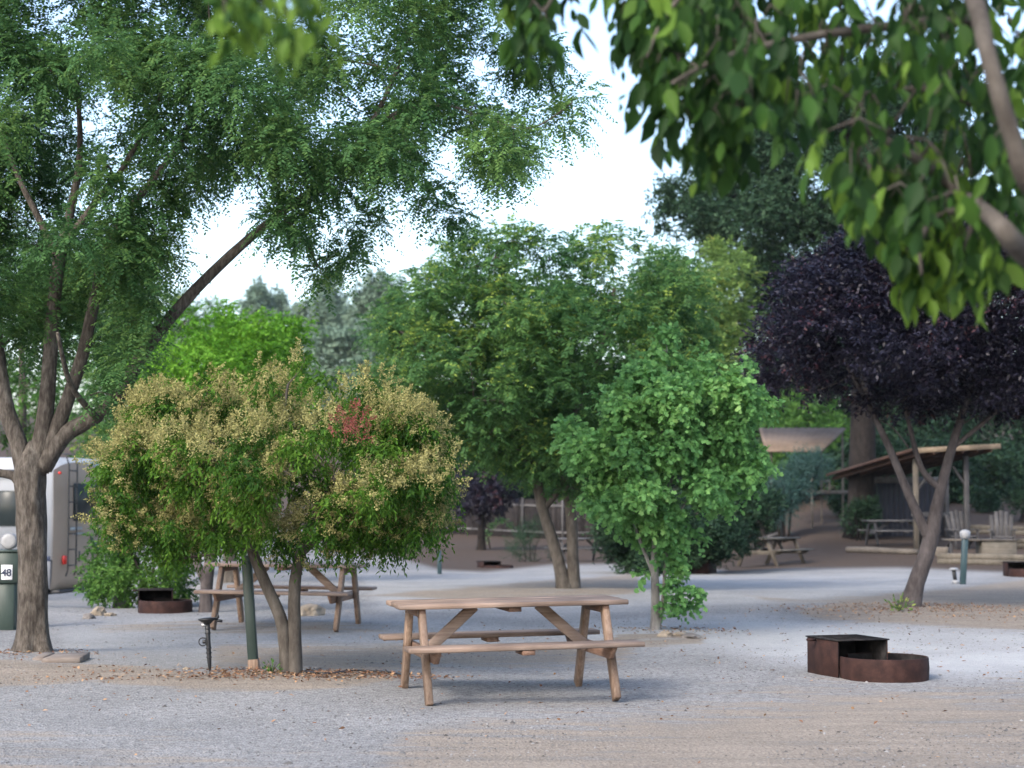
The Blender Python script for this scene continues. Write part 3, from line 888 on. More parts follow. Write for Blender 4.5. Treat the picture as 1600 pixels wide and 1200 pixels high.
def to_px(b):
    y = b[1]
    v = Vector((b[0], b[1], b[2] - CAMZ)); k = v.dot(FW)
    return 800 + v.x / k * F, 600 - v.dot(UP) / k * F


redc = (548, 668)
isred = lambda b: math.hypot(to_px(b)[0] - redc[0], to_px(b)[1] - redc[1]) < 22 and b[1] < 16.1


def flowered(b):
    x, y = to_px(b)
    if isred(b): return False
    h = (x * 7.13 + y * 3.77 + b[1] * 91) % 10
    if x < 340 and y > 690: return h < 8
    return h < 7 if (y < 800 or x < 260 or x > 620) else h < 6.2


panicles(rg, bl, foot, root, 'flower_clusters', M['flower'], flowered, 18, .18, 84, .0175)
redb = [tuple(at(548, 660, 14.9)) + (.10,), tuple(at(540, 680, 14.9)) + (.09,), tuple(at(556, 685, 14.95)) + (.08,)]
panicles(rg, redb, foot, root, 'seed_clusters', M['redflower'], lambda b: True, 14, .11, 40, .014, 'patch of faded red seed heads')

# ---- young maple
rng = np.random.default_rng(13)
poly = [(848, 682), (880, 655), (925, 665), (908, 620), (935, 600), (975, 592), (995, 565), (1030, 575), (1045, 560), (1065, 575), (1090, 552), (1115, 575), (1150, 558), (1165, 600), (1208, 622), (1195, 650), (1165, 680), (1202, 712), (1195, 745), (1170, 790), (1140, 812), (1100, 835), (1075, 862), (1040, 845), (1000, 850), (965, 828), (925, 800), (900, 775), (915, 735), (865, 715)]
bl = make_blobs(rng, poly, 21.6, 84, (17, 34), 1.15, minedge=.55)
bl += [tuple(at(x, y, 21.6 + o)) + (r,) for x, y, o, r in ((1030, 548, 0, .07), (1048, 545, .1, .07), (1031, 535, 0, .05), (1049, 530, .1, .05), (990, 575, 0, .08),
       (990, 562, .1, .05), (1100, 552, .1, .06), (1117, 562, 0, .05), (1163, 572, 0, .06), (1031, 556, 0, .06), (1049, 556, 0, .06), (1030, 520, 0, .035), (1049, 518, 0, .035), (1040, 865, -.1, .11), (1060, 885, 0, .11), (1052, 915, -.1, .11), (1080, 925, 0, .06), (1092, 932, .1, .05), (1048, 945, -.1, .12), (1068, 948, 0, .08), (1008, 900, .1, .04))]
limbs = [[(1024, 992, .055), (1024, 930, .05), (1023, 870, .046), (1028, 790, .04), (1034, 700, .03), (1040, 600, .015), (1042, 540, .006)],
         [(1024, 905, .025), (1012, 875, .022), (1000, 845, .02), (980, 790, .016), (940, 720, .01)],
         [(1028, 800, .025), (1060, 730, .02), (1110, 670, .012), (1160, 630, .008)],
         [(1027, 985, .03), (1036, 940, .026), (1040, 880, .02), (1050, 820, .016), (1090, 760, .01)],
         [(1032, 740, .02), (990, 680, .015), (950, 630, .008)]]
tree('maple_tree', 'young bright green maple with leafy shoots round its pale stem', 'tree', 21.6, (1024, 992), limbs, bl,
     F_(nsprig=60, k=8, sl=.14, leafL=.060, leafW=.054, upb=.15, droop=.35, shell=.35, ragged=1.2), M['leaf_maple'], M['bark_pale'], shape='lobed', seed=13, twig_r=.007)

# ---- purple-leaved tree
rng = np.random.default_rng(14)
poly = [(1162, 570), (1172, 530), (1200, 450), (1240, 410), (1290, 388), (1330, 360), (1400, 350), (1480, 330), (1600, 320), (1760, 340), (1780, 700), (1620, 655), (1560, 660), (1500, 668), (1440, 655), (1400, 648), (1350, 645), (1300, 635), (1230, 620), (1180, 615)]
bl = make_blobs(rng, poly, 25.7, 230, (24, 48), 2.3)
limbs = [[(1420, 957, .15), (1432, 910, .115), (1446, 870, .11), (1456, 832, .11), (1470, 765, .075), (1490, 690, .06), (1512, 620, .045), (1540, 520, .03)],
         [(1452, 842, .08), (1425, 785, .062), (1402, 730, .055), (1385, 690, .05), (1350, 620, .035), (1310, 550, .025), (1260, 480, .012)],
         [(1472, 765, .05), (1446, 742, .045), (1432, 710, .04), (1420, 660, .03), (1400, 580, .02), (1390, 480, .012)],
         [(1488, 700, .035), (1560, 640, .03), (1640, 560, .02)],
         [(1500, 665, .014), (1530, 650, .010), (1552, 668, .005)], [(1420, 700, .012), (1395, 668, .01), (1370, 655, .006)]]
tree('plum_tree', 'purple leaved tree with leaning forked grey trunk on the right', 'tree', 25.7, (1420, 957), limbs, bl,
     F_(nsprig=100, k=9, sl=.2, leafL=.066, leafW=.034, upb=.1, droop=.12, flat=1.2, shell=.3, ragged=1.25), M['leaf_purple'], M['bark_grey'], seed=14, twig_r=.012)

# ---- broad tree in the middle with two trunks
rng = np.random.default_rng(15)
poly = [(520, 600), (525, 530), (560, 475), (600, 440), (650, 420), (680, 380), (720, 352), (760, 330), (800, 335), (850, 365), (900, 372), (905, 345), (945, 340), (990, 365), (1050, 385), (1100, 420), (1120, 500), (1110, 600), (1080, 690), (1000, 720), (940, 770), (900, 780), (860, 770), (800, 745), (760, 725), (700, 705), (650, 680), (600, 640), (560, 620)]
bl = make_blobs(rng, poly, 31, 215, (24, 52), 2.9)
limbs = [[(884, 924, .14), (873, 880, .10), (862, 840, .096), (848, 795, .092), (836, 735, .09), (826, 660, .11), (815, 570, .07), (790, 470, .04)],
         [(897, 924, .125), (895, 870, .098), (893, 810, .093), (886, 740, .085), (900, 650, .09), (940, 550, .05), (960, 450, .03)],
         [(848, 795, .07), (870, 770, .05), (880, 740, .04)],
         [(836, 735, .08), (780, 660, .06), (700, 580, .04), (630, 520, .02)],
         [(886, 740, .08), (960, 670, .05), (1020, 590, .03)],
         [(830, 690, .04, -.6), (800, 650, .03, -1.0), (740, 620, .02, -1.5)]]
tree('ash_tree', 'broad green tree with two pale trunks behind the front picnic table', 'tree', 31, (888, 922), limbs, bl,
     F_(nsprig=95, k=10, sl=.2, leafL=.08, leafW=.036, upb=.2, droop=.35, pinnate=True, shell=.3, ragged=1.35), M['leaf_mid'], M['bark_b'], seed=15, twig_r=.016, n=14)

# ---- yellow-green tree right of it
rng = np.random.default_rng(16)
poly = [(985, 430), (1010, 385), (1040, 375), (1060, 400), (1090, 360), (1105, 345), (1125, 380), (1150, 365), (1160, 395), (1180, 420), (1185, 520), (1170, 620), (1120, 690), (1030, 650), (990, 560)]
bl = make_blobs(rng, poly, 50, 80, (20, 40), 2.8)
tree('yellow_green_tree', 'yellow green tree between the broad green tree and the purple tree', 'tree', 50, (1095, 885), [[(1095, 885, .16), (1092, 800, .13), (1090, 700, .11), (1085, 600, .08), (1080, 480, .04)], [(1090, 700, .06), (1130, 600, .04), (1150, 480, .02)]], bl,
     F_(nsprig=80, k=10, sl=.3, leafL=.11, leafW=.05, upb=.4, droop=.2, pinnate=True, shell=.3, ragged=1.3), M['leaf_olive'], M['bark_b'], seed=16, twig_r=.016)

# ---- bright green tree behind the yellow one
rng = np.random.default_rng(17)
poly = [(215, 560), (240, 500), (270, 478), (330, 466), (380, 492), (440, 482), (480, 500), (498, 530), (488, 580), (470, 640), (300, 680), (215, 650)]
bl = make_blobs(rng, poly, 36, 75, (20, 42), 2.4)
tree('bright_green_tree', 'bright lime green tree rising behind the yellow flowering tree', 'tree', 36, (360, 935), [[(360, 935, .15), (358, 800, .12), (355, 680, .09), (350, 560, .04)], [(356, 700, .06), (410, 600, .03)], [(356, 700, .06), (300, 600, .03)]], bl,
     F_(nsprig=70, k=9, sl=.25, leafL=.095, leafW=.045, upb=.2, droop=.3, shell=.3, ragged=1.25), M['leaf_bright'], M['bark_b'], seed=17, twig_r=.016)

# ---- trees behind the motor home and the left trunk
rng = np.random.default_rng(18)
poly = [(-200, 330), (-40, 300), (60, 330), (130, 400), (160, 500), (175, 640), (150, 730), (0, 700), (-200, 720)]
bl = make_blobs(rng, poly, 50, 75, (26, 52), 2.6)
tree('leafy_tree', 'yellowish green tree behind the big trunk at the left edge', 'tree', 50, (30, 915), [[(30, 915, .22), (32, 760, .16), (35, 600, .1), (30, 450, .04)]], bl,
     F_(nsprig=55, k=9, sl=.32, leafL=.13, leafW=.058, upb=.2, droop=.4, shell=.3, ragged=1.3), M['leaf_green'], M['bark_b'], seed=18, twig_r=.02)
rng = np.random.default_rng(19)
poly = [(90, 420), (150, 370), (240, 400), (262, 470), (255, 560), (275, 650), (290, 760), (180, 800), (100, 700), (100, 520)]
bl = make_blobs(rng, poly, 44, 70, (24, 44), 2.4)
tree('dark_green_tree', 'darker green tree behind the motor home and the leaning limb', 'tree', 44, (190, 925), [[(190, 925, .2), (190, 780, .15), (185, 600, .09), (180, 460, .04)]], bl,
     F_(nsprig=55, k=9, sl=.28, leafL=.11, leafW=.05, upb=.2, droop=.4, shell=.3, ragged=1.3), M['leaf_mid'], M['bark_b'], seed=19, twig_r=.02)

# ---- shrub between fire ring and motor home
bush('green_shrub', 'bright green shrub behind the dark fire ring beside the motor home', 'shrub', 27.2, [(140, 830), (180, 800), (260, 790), (330, 830), (345, 890), (330, 938), (240, 948), (150, 950), (132, 905)], 46, (16, 30), .8,
     dict(nsprig=46, k=9, sl=.14, leafL=.06, leafW=.03, upb=.1, droop=.3, shell=.3, ragged=1.2), M['leaf_green'], 20, base=(240, 952))
rng = np.random.default_rng(21)
bl = make_blobs(rng, [(300, 760), (420, 760), (440, 830), (400, 860), (330, 850), (290, 820)], 25.4, 18, (16, 28), .8)
tree('grey_stem_tree', 'thin grey trunked tree between the fire ring and the picnic table', 'tree', 25.4, (322, 958), [[(322, 958, .10), (322, 930, .085), (326, 890, .08), (335, 840, .06), (345, 780, .04)], [(322, 915, .06), (308, 880, .05), (290, 840, .03)]], bl,
     F_(nsprig=46, k=9, sl=.16, leafL=.07, leafW=.034, upb=.1, droop=.4, shell=.3), M['leaf_green'], M['bark_grey'], seed=21)

# ---- oak on the right
rng = np.random.default_rng(22)
poly = [(1020, 330), (1030, 290), (1075, 255), (1100, 190), (1150, 140), (1250, 100), (1400, 80), (1520, 100), (1560, 260), (1540, 470), (1400, 490), (1250, 500), (1180, 490), (1130, 420), (1080, 370), (1030, 360)]
bl = make_blobs(rng, poly, 60, 220, (24, 50), 5.0, holes=[(1330, 300, 20), (1270, 290, 16), (1240, 390, 16), (1190, 360, 14), (1270, 375, 14)])
limbs = [[(1345, 790, .5), (1348, 700, .42), (1350, 560, .38), (1345, 420, .34), (1352, 330, .3), (1335, 280, .22), (1320, 200, .12), (1300, 130, .06)],
         [(1350, 345, .2), (1362, 290, .15), (1368, 240, .12), (1400, 170, .07)], [(1347, 420, .18), (1280, 340, .14), (1200, 320, .09), (1110, 300, .05)], [(1350, 480, .18), (1430, 380, .12), (1480, 250, .06)]]
tree('oak_tree', 'tall dark grey green oak rising behind the purple tree', 'tree', 60, (1345, 790), limbs, bl,
     F_(nsprig=120, k=9, sl=.36, leafL=.14, leafW=.075, upb=.2, droop=.1, shell=.25, ragged=1.35), M['leaf_oak'], M['bark_dark'], seed=22, twig_r=.03)

# ---- background
def bgtree(name, label, d, poly, foot, seed, m, nb=60, rpx=(20, 42), thick=4, leaf=.22, bark='bark_dark', cat='tree', ns=50, group=None, **k):
    rng = np.random.default_rng(seed)
    bl = make_blobs(rng, poly, d, nb, rpx, thick)
    ys = [p[1] for p in poly]; xs = [p[0] for p in poly]
    mx = (min(xs) + max(xs)) / 2; top = min(ys) * .7 + max(ys) * .3
    r = .006 * d * .45
    kw = dict(nsprig=ns, k=8, sl=leaf * 2.4, leafL=leaf, leafW=leaf * .5, upb=.2, droop=.25, shell=.3, ragged=1.3); kw.update(k)
    return tree(name, label, cat, d, foot, [[(foot[0], foot[1], r), ((foot[0] + mx) / 2, (foot[1] + max(ys)) / 2, r * .8), (mx, (top + max(ys)) / 2, r * .6), (mx, top, r * .25)]], bl, F_(**kw), M[m], M[bark], seed=seed, n=8, twig_r=.03, group=group)


bgtree('small_plum_tree', 'small dark purple tree in front of the far end of the fence', 72, [(697, 735), (705, 700), (740, 678), (785, 685), (808, 715), (808, 770), (790, 800), (740, 815), (705, 790)], (752, 848), 31, 'leaf_purple', 42, (14, 26), 1.6, .12, ns=46)
WB = 'trees behind the board fence'
bgtree('evergreen_tree', 'dense green tree behind the left part of the board fence', 98, [(560, 620), (640, 600), (760, 640), (800, 700), (790, 800), (560, 830)], (680, 850), 32, 'leaf_oak', 60, (26, 50), 6, .3)
bgtree('shade_tree', 'dark green tree behind the twin trunks and the fence', 104, [(740, 560), (900, 520), (1000, 600), (1010, 760), (900, 800), (760, 790)], (880, 850), 33, 'leaf_dark', 60, (28, 54), 6, .32)
bgtree('shade_tree', 'dark tree filling the gap behind the young maple', 92, [(960, 560), (1100, 520), (1210, 560), (1220, 720), (1200, 790), (1000, 800)], (1110, 845), 34, 'leaf_dark', 60, (28, 54), 6, .3)
bgtree('green_bush', 'green leafy bush behind the flat taupe canopy', 76, [(1180, 640), (1230, 610), (1310, 620), (1345, 660), (1345, 760), (1300, 770), (1200, 770)], (1270, 790), 35, 'leaf_green', 50, (16, 34), 3, .15, cat='bush')
bgtree('dark_shrub', 'dark green shrubs behind the shelter at the right edge', 84, [(1340, 650), (1420, 620), (1520, 620), (1620, 620), (1720, 630), (1720, 795), (1580, 805), (1440, 805), (1345, 790)], (1540, 805), 36, 'leaf_dark', 120, (22, 42), 4, .2, cat='bush')
bgtree('dark_oak', 'dark broad tree behind the purple tree at the right edge', 95, [(1360, 420), (1500, 300), (1800, 250), (1850, 650), (1400, 680)], (1600, 760), 37, 'leaf_oak', 70, (34, 64), 7, .32)

bush('evergreen_bush', 'dark glossy bush between the twin trunks and the far picnic table', 'bush', 44, [(925, 810), (950, 785), (1010, 780), (1090, 770), (1160, 760), (1215, 765), (1222, 800), (1190, 850), (1150, 872), (1080, 885), (1010, 905), (950, 898), (930, 860)], 130, (16, 30), 1.8,
     dict(nsprig=85, k=8, sl=.16, leafL=.08, leafW=.036, upb=.2, droop=.1, shell=.3, ragged=1.2, stem_r=.05), M['leaf_dark'], 40, base=(1060, 900))
bush('juniper', 'blue green juniper under the flat taupe canopy', 'shrub', 62, [(1180, 790), (1195, 730), (1225, 712), (1290, 706), (1300, 735), (1275, 770), (1250, 800), (1215, 815)], 44, (11, 22), 1.2,
     dict(nsprig=44, k=12, sl=.42, leafL=.09, leafW=.02, upb=.5, droop=.1, shell=.2, ragged=1.3, stem_r=.05), M['leaf_blue'], 41, base=(1225, 830))
bush('green_shrub', 'small green shrub beside the left post of the shelter', 'shrub', 59, [(1312, 805), (1325, 782), (1360, 772), (1376, 790), (1372, 822), (1340, 832), (1318, 825)], 20, (8, 15), .6,
     dict(nsprig=30, k=9, sl=.2, leafL=.08, leafW=.035, upb=.4, droop=.2, shell=.3, stem_r=.03), M['leaf_oak'], 42, base=(1345, 836))
bush('wispy_bush', 'wispy grey green bush left of the twin trunks by the fence', 'bush', 60, [(785, 875), (795, 840), (820, 815), (850, 808), (868, 835), (866, 880), (830, 886)], 24, (9, 17), .7,
     dict(nsprig=26, k=12, sl=.3, leafL=.06, leafW=.014, upb=1.2, droop=.05, shell=.1, stem_r=.015), M['leaf_oak'], 43, base=(828, 888))

for i, (lb, d, po, ft) in enumerate((
    ('dark green shrub behind the fence, above the far rusty fire ring', 100, [(600, 720), (700, 690), (790, 700), (860, 740), (860, 800), (600, 830)], (730, 848)),
    ('dark green shrub behind the fence between the twin trunks and the maple', 99, [(840, 720), (930, 690), (1010, 720), (1040, 800), (850, 810)], (940, 846)),
    ('dark shrub behind the short fence piece and the juniper', 80, [(1130, 700), (1200, 690), (1260, 730), (1290, 780), (1180, 810), (1110, 800)], (1200, 840)),
    ('dark shrub behind the shelter, left of its back wall', 74, [(1290, 700), (1350, 690), (1420, 700), (1440, 760), (1400, 800), (1320, 775)], (1370, 800)),
    ('dark shrub behind the middle of the shelter', 76, [(1400, 690), (1500, 690), (1530, 760), (1500, 800), (1400, 800)], (1460, 805)),
    ('dark shrub on the bank behind the garden chairs', 80, [(1500, 690), (1600, 680), (1700, 700), (1700, 790), (1600, 792), (1510, 798)], (1590, 798)))):
    bgtree('dark_shrub', lb, d, po, ft, 80 + i, 'leaf_dark', 50, (18, 34), 3, .2, cat='bush', ns=60)

bgtree('shade_tree', 'dark tree behind the left half of the purple tree', 90, [(1140, 520), (1180, 440), (1280, 410), (1420, 420), (1450, 560), (1440, 680), (1250, 690), (1150, 640)], (1320, 790), 91, 'leaf_oak', 90, (28, 54), 5, .28, ns=70)
for i, (lb, d, po, ft) in enumerate((
    ('small green shrub on the bank at the right edge, above the chairs', 66, [(1560, 770), (1590, 755), (1640, 760), (1650, 795), (1570, 800)], (1600, 803)),
    ('small green shrub on the dirt slope beside the canopy platform', 68, [(1296, 778), (1310, 770), (1330, 774), (1332, 795), (1300, 798)], (1315, 803)),
    ('small green shrub on the dirt bank between the shelter and the chairs', 70, [(1520, 775), (1535, 762), (1560, 768), (1562, 792), (1522, 794)], (1540, 797)))):
    bgtree('small_shrub', lb, d, po, ft, 95 + i, 'leaf_dark', 16, (7, 13), .6, .1, cat='bush', ns=40)

# distant trees on the hill
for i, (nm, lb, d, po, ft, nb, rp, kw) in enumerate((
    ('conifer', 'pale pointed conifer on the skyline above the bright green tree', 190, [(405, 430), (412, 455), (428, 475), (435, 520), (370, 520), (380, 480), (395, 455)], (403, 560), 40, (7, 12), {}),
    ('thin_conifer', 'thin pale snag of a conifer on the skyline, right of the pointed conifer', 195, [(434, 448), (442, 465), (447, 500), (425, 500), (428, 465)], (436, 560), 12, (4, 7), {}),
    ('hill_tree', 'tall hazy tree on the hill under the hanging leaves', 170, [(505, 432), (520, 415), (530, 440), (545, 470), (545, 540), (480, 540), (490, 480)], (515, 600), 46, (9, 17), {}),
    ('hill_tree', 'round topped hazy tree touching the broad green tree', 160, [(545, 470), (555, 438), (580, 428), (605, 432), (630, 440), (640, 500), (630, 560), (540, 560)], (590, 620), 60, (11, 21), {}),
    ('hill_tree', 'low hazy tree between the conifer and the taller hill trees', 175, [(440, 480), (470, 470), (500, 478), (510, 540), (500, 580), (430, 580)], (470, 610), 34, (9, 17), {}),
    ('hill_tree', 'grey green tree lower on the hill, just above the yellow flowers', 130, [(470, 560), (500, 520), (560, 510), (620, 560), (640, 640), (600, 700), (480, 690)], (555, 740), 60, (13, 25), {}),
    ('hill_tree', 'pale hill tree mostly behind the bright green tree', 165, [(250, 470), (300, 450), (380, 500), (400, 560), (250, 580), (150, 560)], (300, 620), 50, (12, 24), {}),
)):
    bgtree(nm, lb, d, po, ft, 60 + i, 'leaf_hazed', nb, rp, 3, .36, ns=40, bark='bark_dark', group='hazy trees on the hill', **kw)

# ---- foreground tree over the right of the frame (trunk outside the frame)
def foreground_tree():
    rng = np.random.default_rng(50)
    d = 6.2
    foot = Vector((2.75, 6.0, 0)); foot.z = G(foot.x, foot.y)
    root = thing('mulberry_tree', 'near tree with large soft green leaves hanging into the top right', 'tree', foot)
    mb = MB(); skel = []

    def limb(pts, n=14):
        P, RR = smooth_path([Vector(p[:3]) - foot for p in pts], [p[3] for p in pts], 5)
        mb.tube(P, RR, n, jit=.04)
        for q, r in zip(P, RR): skel.append((*q, r))
    A = lambda x, y, dd, r: (*at(x, y, dd), r)
    limb([(2.75, 6.0, -.1, .2), (2.74, 6.0, .8, .15), (2.6, 6.1, 1.6, .13), (2.35, 6.2, 2.1, .1), A(1700, 500, 6.2, .06)], 16)
    limb([A(1700, 500, 6.2, .06), A(1640, 425, 5.6, .046), A(1590, 385, 5.3, .034), A(1555, 345, 5.3, .026), A(1500, 300, 6.1, .02), A(1420, 240, 6, .015), A(1330, 190, 5.9, .01)])
    limb([(2.55, 6.1, 1.8, .08), A(1720, 350, 6.0, .05), A(1618, 300, 5.2, .029), A(1582, 215, 5.1, .026), A(1545, 90, 5.1, .024), A(1515, -20, 5.4, .028), A(1440, -140, 6.1, .026), A(1250, -170, 6, .022), A(1000, -150, 5.9, .016), A(760, -110, 5.7, .012), A(560, -70, 5.5, .009), A(440, -10, 5.3, .006)])
    limb([A(1530, 30, 6.25, .024), A(1400, 40, 6.1, .018), A(1250, 60, 6, .014), A(1130, 90, 5.9, .01), A(1050, 130, 5.8, .006)], 8)
    limb([A(1300, -165, 6.0, .016), A(1150, -80, 5.9, .012), A(1050, 10, 5.9, .008), A(1010, 90, 5.9, .005)], 8)
    limb([A(1000, -150, 5.9, .012), A(900, -60, 5.9, .008), A(850, 20, 5.9, .005)], 8)
    limb([A(1560, 345, 5.3, .016), A(1480, 330, 6.0, .012), A(1440, 370, 5.9, .008), A(1440, 430, 5.85, .005)], 8)
    limb([A(1570, 180, 6.4, .016), A(1450, 140, 6.4, .012), A(1330, 150, 6.4, .008), A(1220, 170, 6.3, .005)], 8)
    polys = [([(1130, -160), (1900, -160), (1900, 470), (1640, 400), (1560, 420), (1470, 400), (1400, 340), (1340, 320), (1280, 230), (1150, 160), (1000, 120), (1000, -40)], 570, 1.3),
             ([(1000, -60), (1180, -60), (1230, 160), (1130, 210), (1090, 240), (1030, 180), (1010, 100), (980, 20)], 90, .5),
             ([(740, -160), (900, -160), (905, 0), (860, 70), (820, 80), (790, 20)], 42, .35),
             ([(920, -120), (1010, -120), (1000, 30), (950, 30)], 12, .2),
             ([(1390, 330), (1480, 330), (1550, 360), (1520, 420), (1470, 440), (1420, 420)], 36, .3),
             ([(1320, 230), (1420, 230), (1420, 310), (1360, 320)], 24, .3),
             ([(1080, 180), (1130, 160), (1180, 200), (1120, 240), (1090, 230)], 14, .3),
             ([(345, -40), (520, -60), (485, 25), (430, 45), (370, 45), (345, 25)], 34, .2)]
    SK = np.array(skel); LP = []; LA = []; LT = []
    for poly, n, th in polys:
        xs = [p[0] for p in poly]; ys = [p[1] for p in poly]; m = 0
        bright = poly[0][0] in (345, 1390)
        while m < n:
            x = rng.uniform(min(xs), max(xs)); y = rng.uniform(min(ys), max(ys))
            if not inpoly(np.array([x]), np.array([y]), poly)[0]: continue
            m += 1
            dd = d + rng.uniform(-th, th) * .6 + (.0 if x > 700 else -1.7)
            p = np.array(at(x, y, dd)) - np.array(foot)
            j = int(np.argmin(np.linalg.norm(SK[:, :3] - p, axis=1)))
            a = Vector(SK[j, :3]); e = Vector(p)
            if (e - a).length > .9 and len(SK) < 5000: pass
            mid = (a + e) / 2 + Vector((0, 0, .05))
            mb.tube([a, mid, e], [min(.006, float(SK[j, 3]) * .6), .0035, .002], 4)
            SK = np.vstack([SK, [(*mid, .0035)], [(*e, .002)]])
            # a twig end carries a spray of hanging leaves
            k = rng.integers(4, 8)
            drift = unit(np.array([e.x - a.x, e.y - a.y, -.25]) + rng.normal(size=3) * .1)
            tt = rng.random()
            for q in range(k):
                s = (q + .3) / k
                base = p + drift * .17 * (s - .3) + rng.normal(size=3) * .012
                sgn = 1 if q % 2 else -1
                sd = np.cross(drift, (0, 0, 1.0)); sd = sd / (np.linalg.norm(sd) + 1e-6)
                ax = np.array([0, 0, -1.0]) + sd * sgn * .5 + drift * .35 + rng.normal(size=3) * .25
                st = base + unit(ax) * .025
                LP.append(st); LA.append(ax)
                LT.append(np.clip(.08 + tt * .6 + rng.random() * .5 + (.38 if bright else 0), 0, 1))
    LP = np.array(LP); LA = np.array(LA); N = len(LP)
    nr = np.array([0, -.7, .55]) + rng.normal(size=(N, 3)) * .65
    sz = rng.uniform(.04, .12, N) * np.where(LP[:, 0] + foot.x < -.35, .62, 1.0)
    me = leaf_mesh('crown', LP, LA, nr, sz, sz * rng.uniform(.36, .56, N), np.array(LT), 'ovate')
    mb.build('trunk', M['bark_b'], root, smooth=True)
    obj('crown', me, M['leaf_fore'], root)


foreground_tree()


# ================================================================== FENCES
def fence(label, a, b, h, n_posts, seed):
    random.seed(seed)
    a = Vector(a); b = Vector(b); L = math.hypot(b.x - a.x, b.y - a.y)
    rz = math.atan2(b.y - a.y, b.x - a.x)
    t = thing('board_fence', label, 'fence', (a.x, a.y, G(a.x, a.y)), rz)
    z0 = G(a.x, a.y)
    hz = lambda x: G(a.x + math.cos(rz) * x, a.y + math.sin(rz) * x) - z0
    mb = MB(); x = 0
    while x < L:
        w_ = .14; zz = hz(x)
        j = random.uniform(-.03, .03)
        mb.box(x, x + w_, -.01, .012, zz - .1, zz + h + j, .003); x += w_ + random.uniform(.004, .015)
    mb.build('boards', M['fence'], t)
    for i in range(n_posts):
        x = L * i / (n_posts - 1); p = MB(); p.box(x - .05, x + .05, -.12, -.02, hz(x) - .1, hz(x) + h + .06, .006)
        p.build('post', M['grey_z'], t)
    for zf in (.3, h - .3):
        r = MB()
        k = 6
        for i in range(k):
            xa, xb = L * i / k, L * (i + 1) / k
            r.beam((xa, -.0399, hz(xa) + zf), (xb, -.0399, hz(xb) + zf), .035, .09, ch=.003)
        r.build('rail', M['grey_x'], t)
    return t


a = at(640, 840, 92); b = at(945, 840, 86)
fence('long weathered board fence across the back behind the twin trunks', a, b, 1.85, 6, 3)
a = at(1180, 860, 64); b = at(1222, 860, 63)
fence('short dark board fence ending at the dirt slope near the juniper', a, b, 2.0, 2, 4)


# ================================================================== SHELTERS
def pavilion():
    B = at(1428, 703, 54.5); Cc = at(1563, 696, 55.2); A_ = at(1293, 743, 60.5)
    D = A_ + (Cc - B)
    o = at(1430, 845, 56); oz = G(o.x, o.y)
    root = thing('picnic_shelter', 'open wooden shelter with a sloping brown board roof on posts', 'shelter', (o.x, o.y, oz))
    O = Vector((o.x, o.y, oz))
    th = Vector((0, 0, .05))
    b_, c_, d_, a_ = B - O, Cc - O, D - O, A_ - O
    mb = MB(); mb.hexa([b_, c_, d_, a_, b_ + th, c_ + th, d_ + th, a_ + th], .005)
    n = 12
    for i in range(1, n):   # boards under the roof, across the slope
        p = b_.lerp(a_, i / n) - th * .35; q = c_.lerp(d_, i / n) - th * .35
        mb.beam(p, q, .22, .03, ch=.004)
    mb.build('roof', M['roofwood'], root)
    ra = MB()
    for i in range(6):
        p = b_.lerp(c_, (i + .4) / 6) - Vector((0, 0, .11)); q = a_.lerp(d_, (i + .4) / 6) - Vector((0, 0, .11))
        ra.beam(p, q, .05, .12, ch=.004)
    ra.build('rafters', M['roofwood'], root)
    f = MB(); dn = Vector((0, -.03, -.02)); f.beam(b_ + dn, c_ + dn, .045, .15, ch=.006); f.build('front_fascia', M['fascia'], root)
    f = MB(); sd = Vector((-.035, 0, .01)); f.beam(b_ + sd, a_ + sd, .04, .09, ch=.006); f.build('side_fascia', M['roofwood'], root)
    for (px, d, py) in ((1430, 55.2, 716), (1509, 55.6, 712), (1348, 59.8, 742), (1478, 60.4, 742)):
        top = at(px, py, d) - O; g_ = Vector((top.x, top.y, G(top.x + O.x, top.y + O.y) - oz - .1))
        p = MB(); p.beam(g_, top, .15, .15, up=(0, 1, 0), ch=.01)
        p.build('post', M['oldwood_z'] if px == 1430 else M['grey_z'], root)
    for (x0, y0, x1, y1, d) in ((1430, 768, 1455, 738, 55.2), (1430, 768, 1408, 745, 56.5), (1509, 760, 1488, 728, 55.6), (1348, 778, 1368, 752, 59.8)):
        p = MB(); p.beam(at(x0, y0, d) - O, at(x1, y1, d) - O, .07, .1, up=(0, 1, 0)); p.build('brace', M['grey_z'], root)
    bm_ = MB(); bm_.beam(at(1348, 750, 59.7) - O, at(1482, 750, 60.3) - O, .09, .2, ch=.006); bm_.build('beam', M['grey_x'], root)
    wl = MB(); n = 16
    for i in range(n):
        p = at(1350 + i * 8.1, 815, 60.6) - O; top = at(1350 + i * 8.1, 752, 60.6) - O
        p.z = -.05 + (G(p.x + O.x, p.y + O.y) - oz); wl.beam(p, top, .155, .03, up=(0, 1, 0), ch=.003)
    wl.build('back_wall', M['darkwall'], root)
    r = MB(); r.beam(at(1424, 803, 57.5) - O, at(1510, 805, 57.5) - O, .05, .14, ch=.004); r.build('rail', M['grey_x'], root)


pavilion()


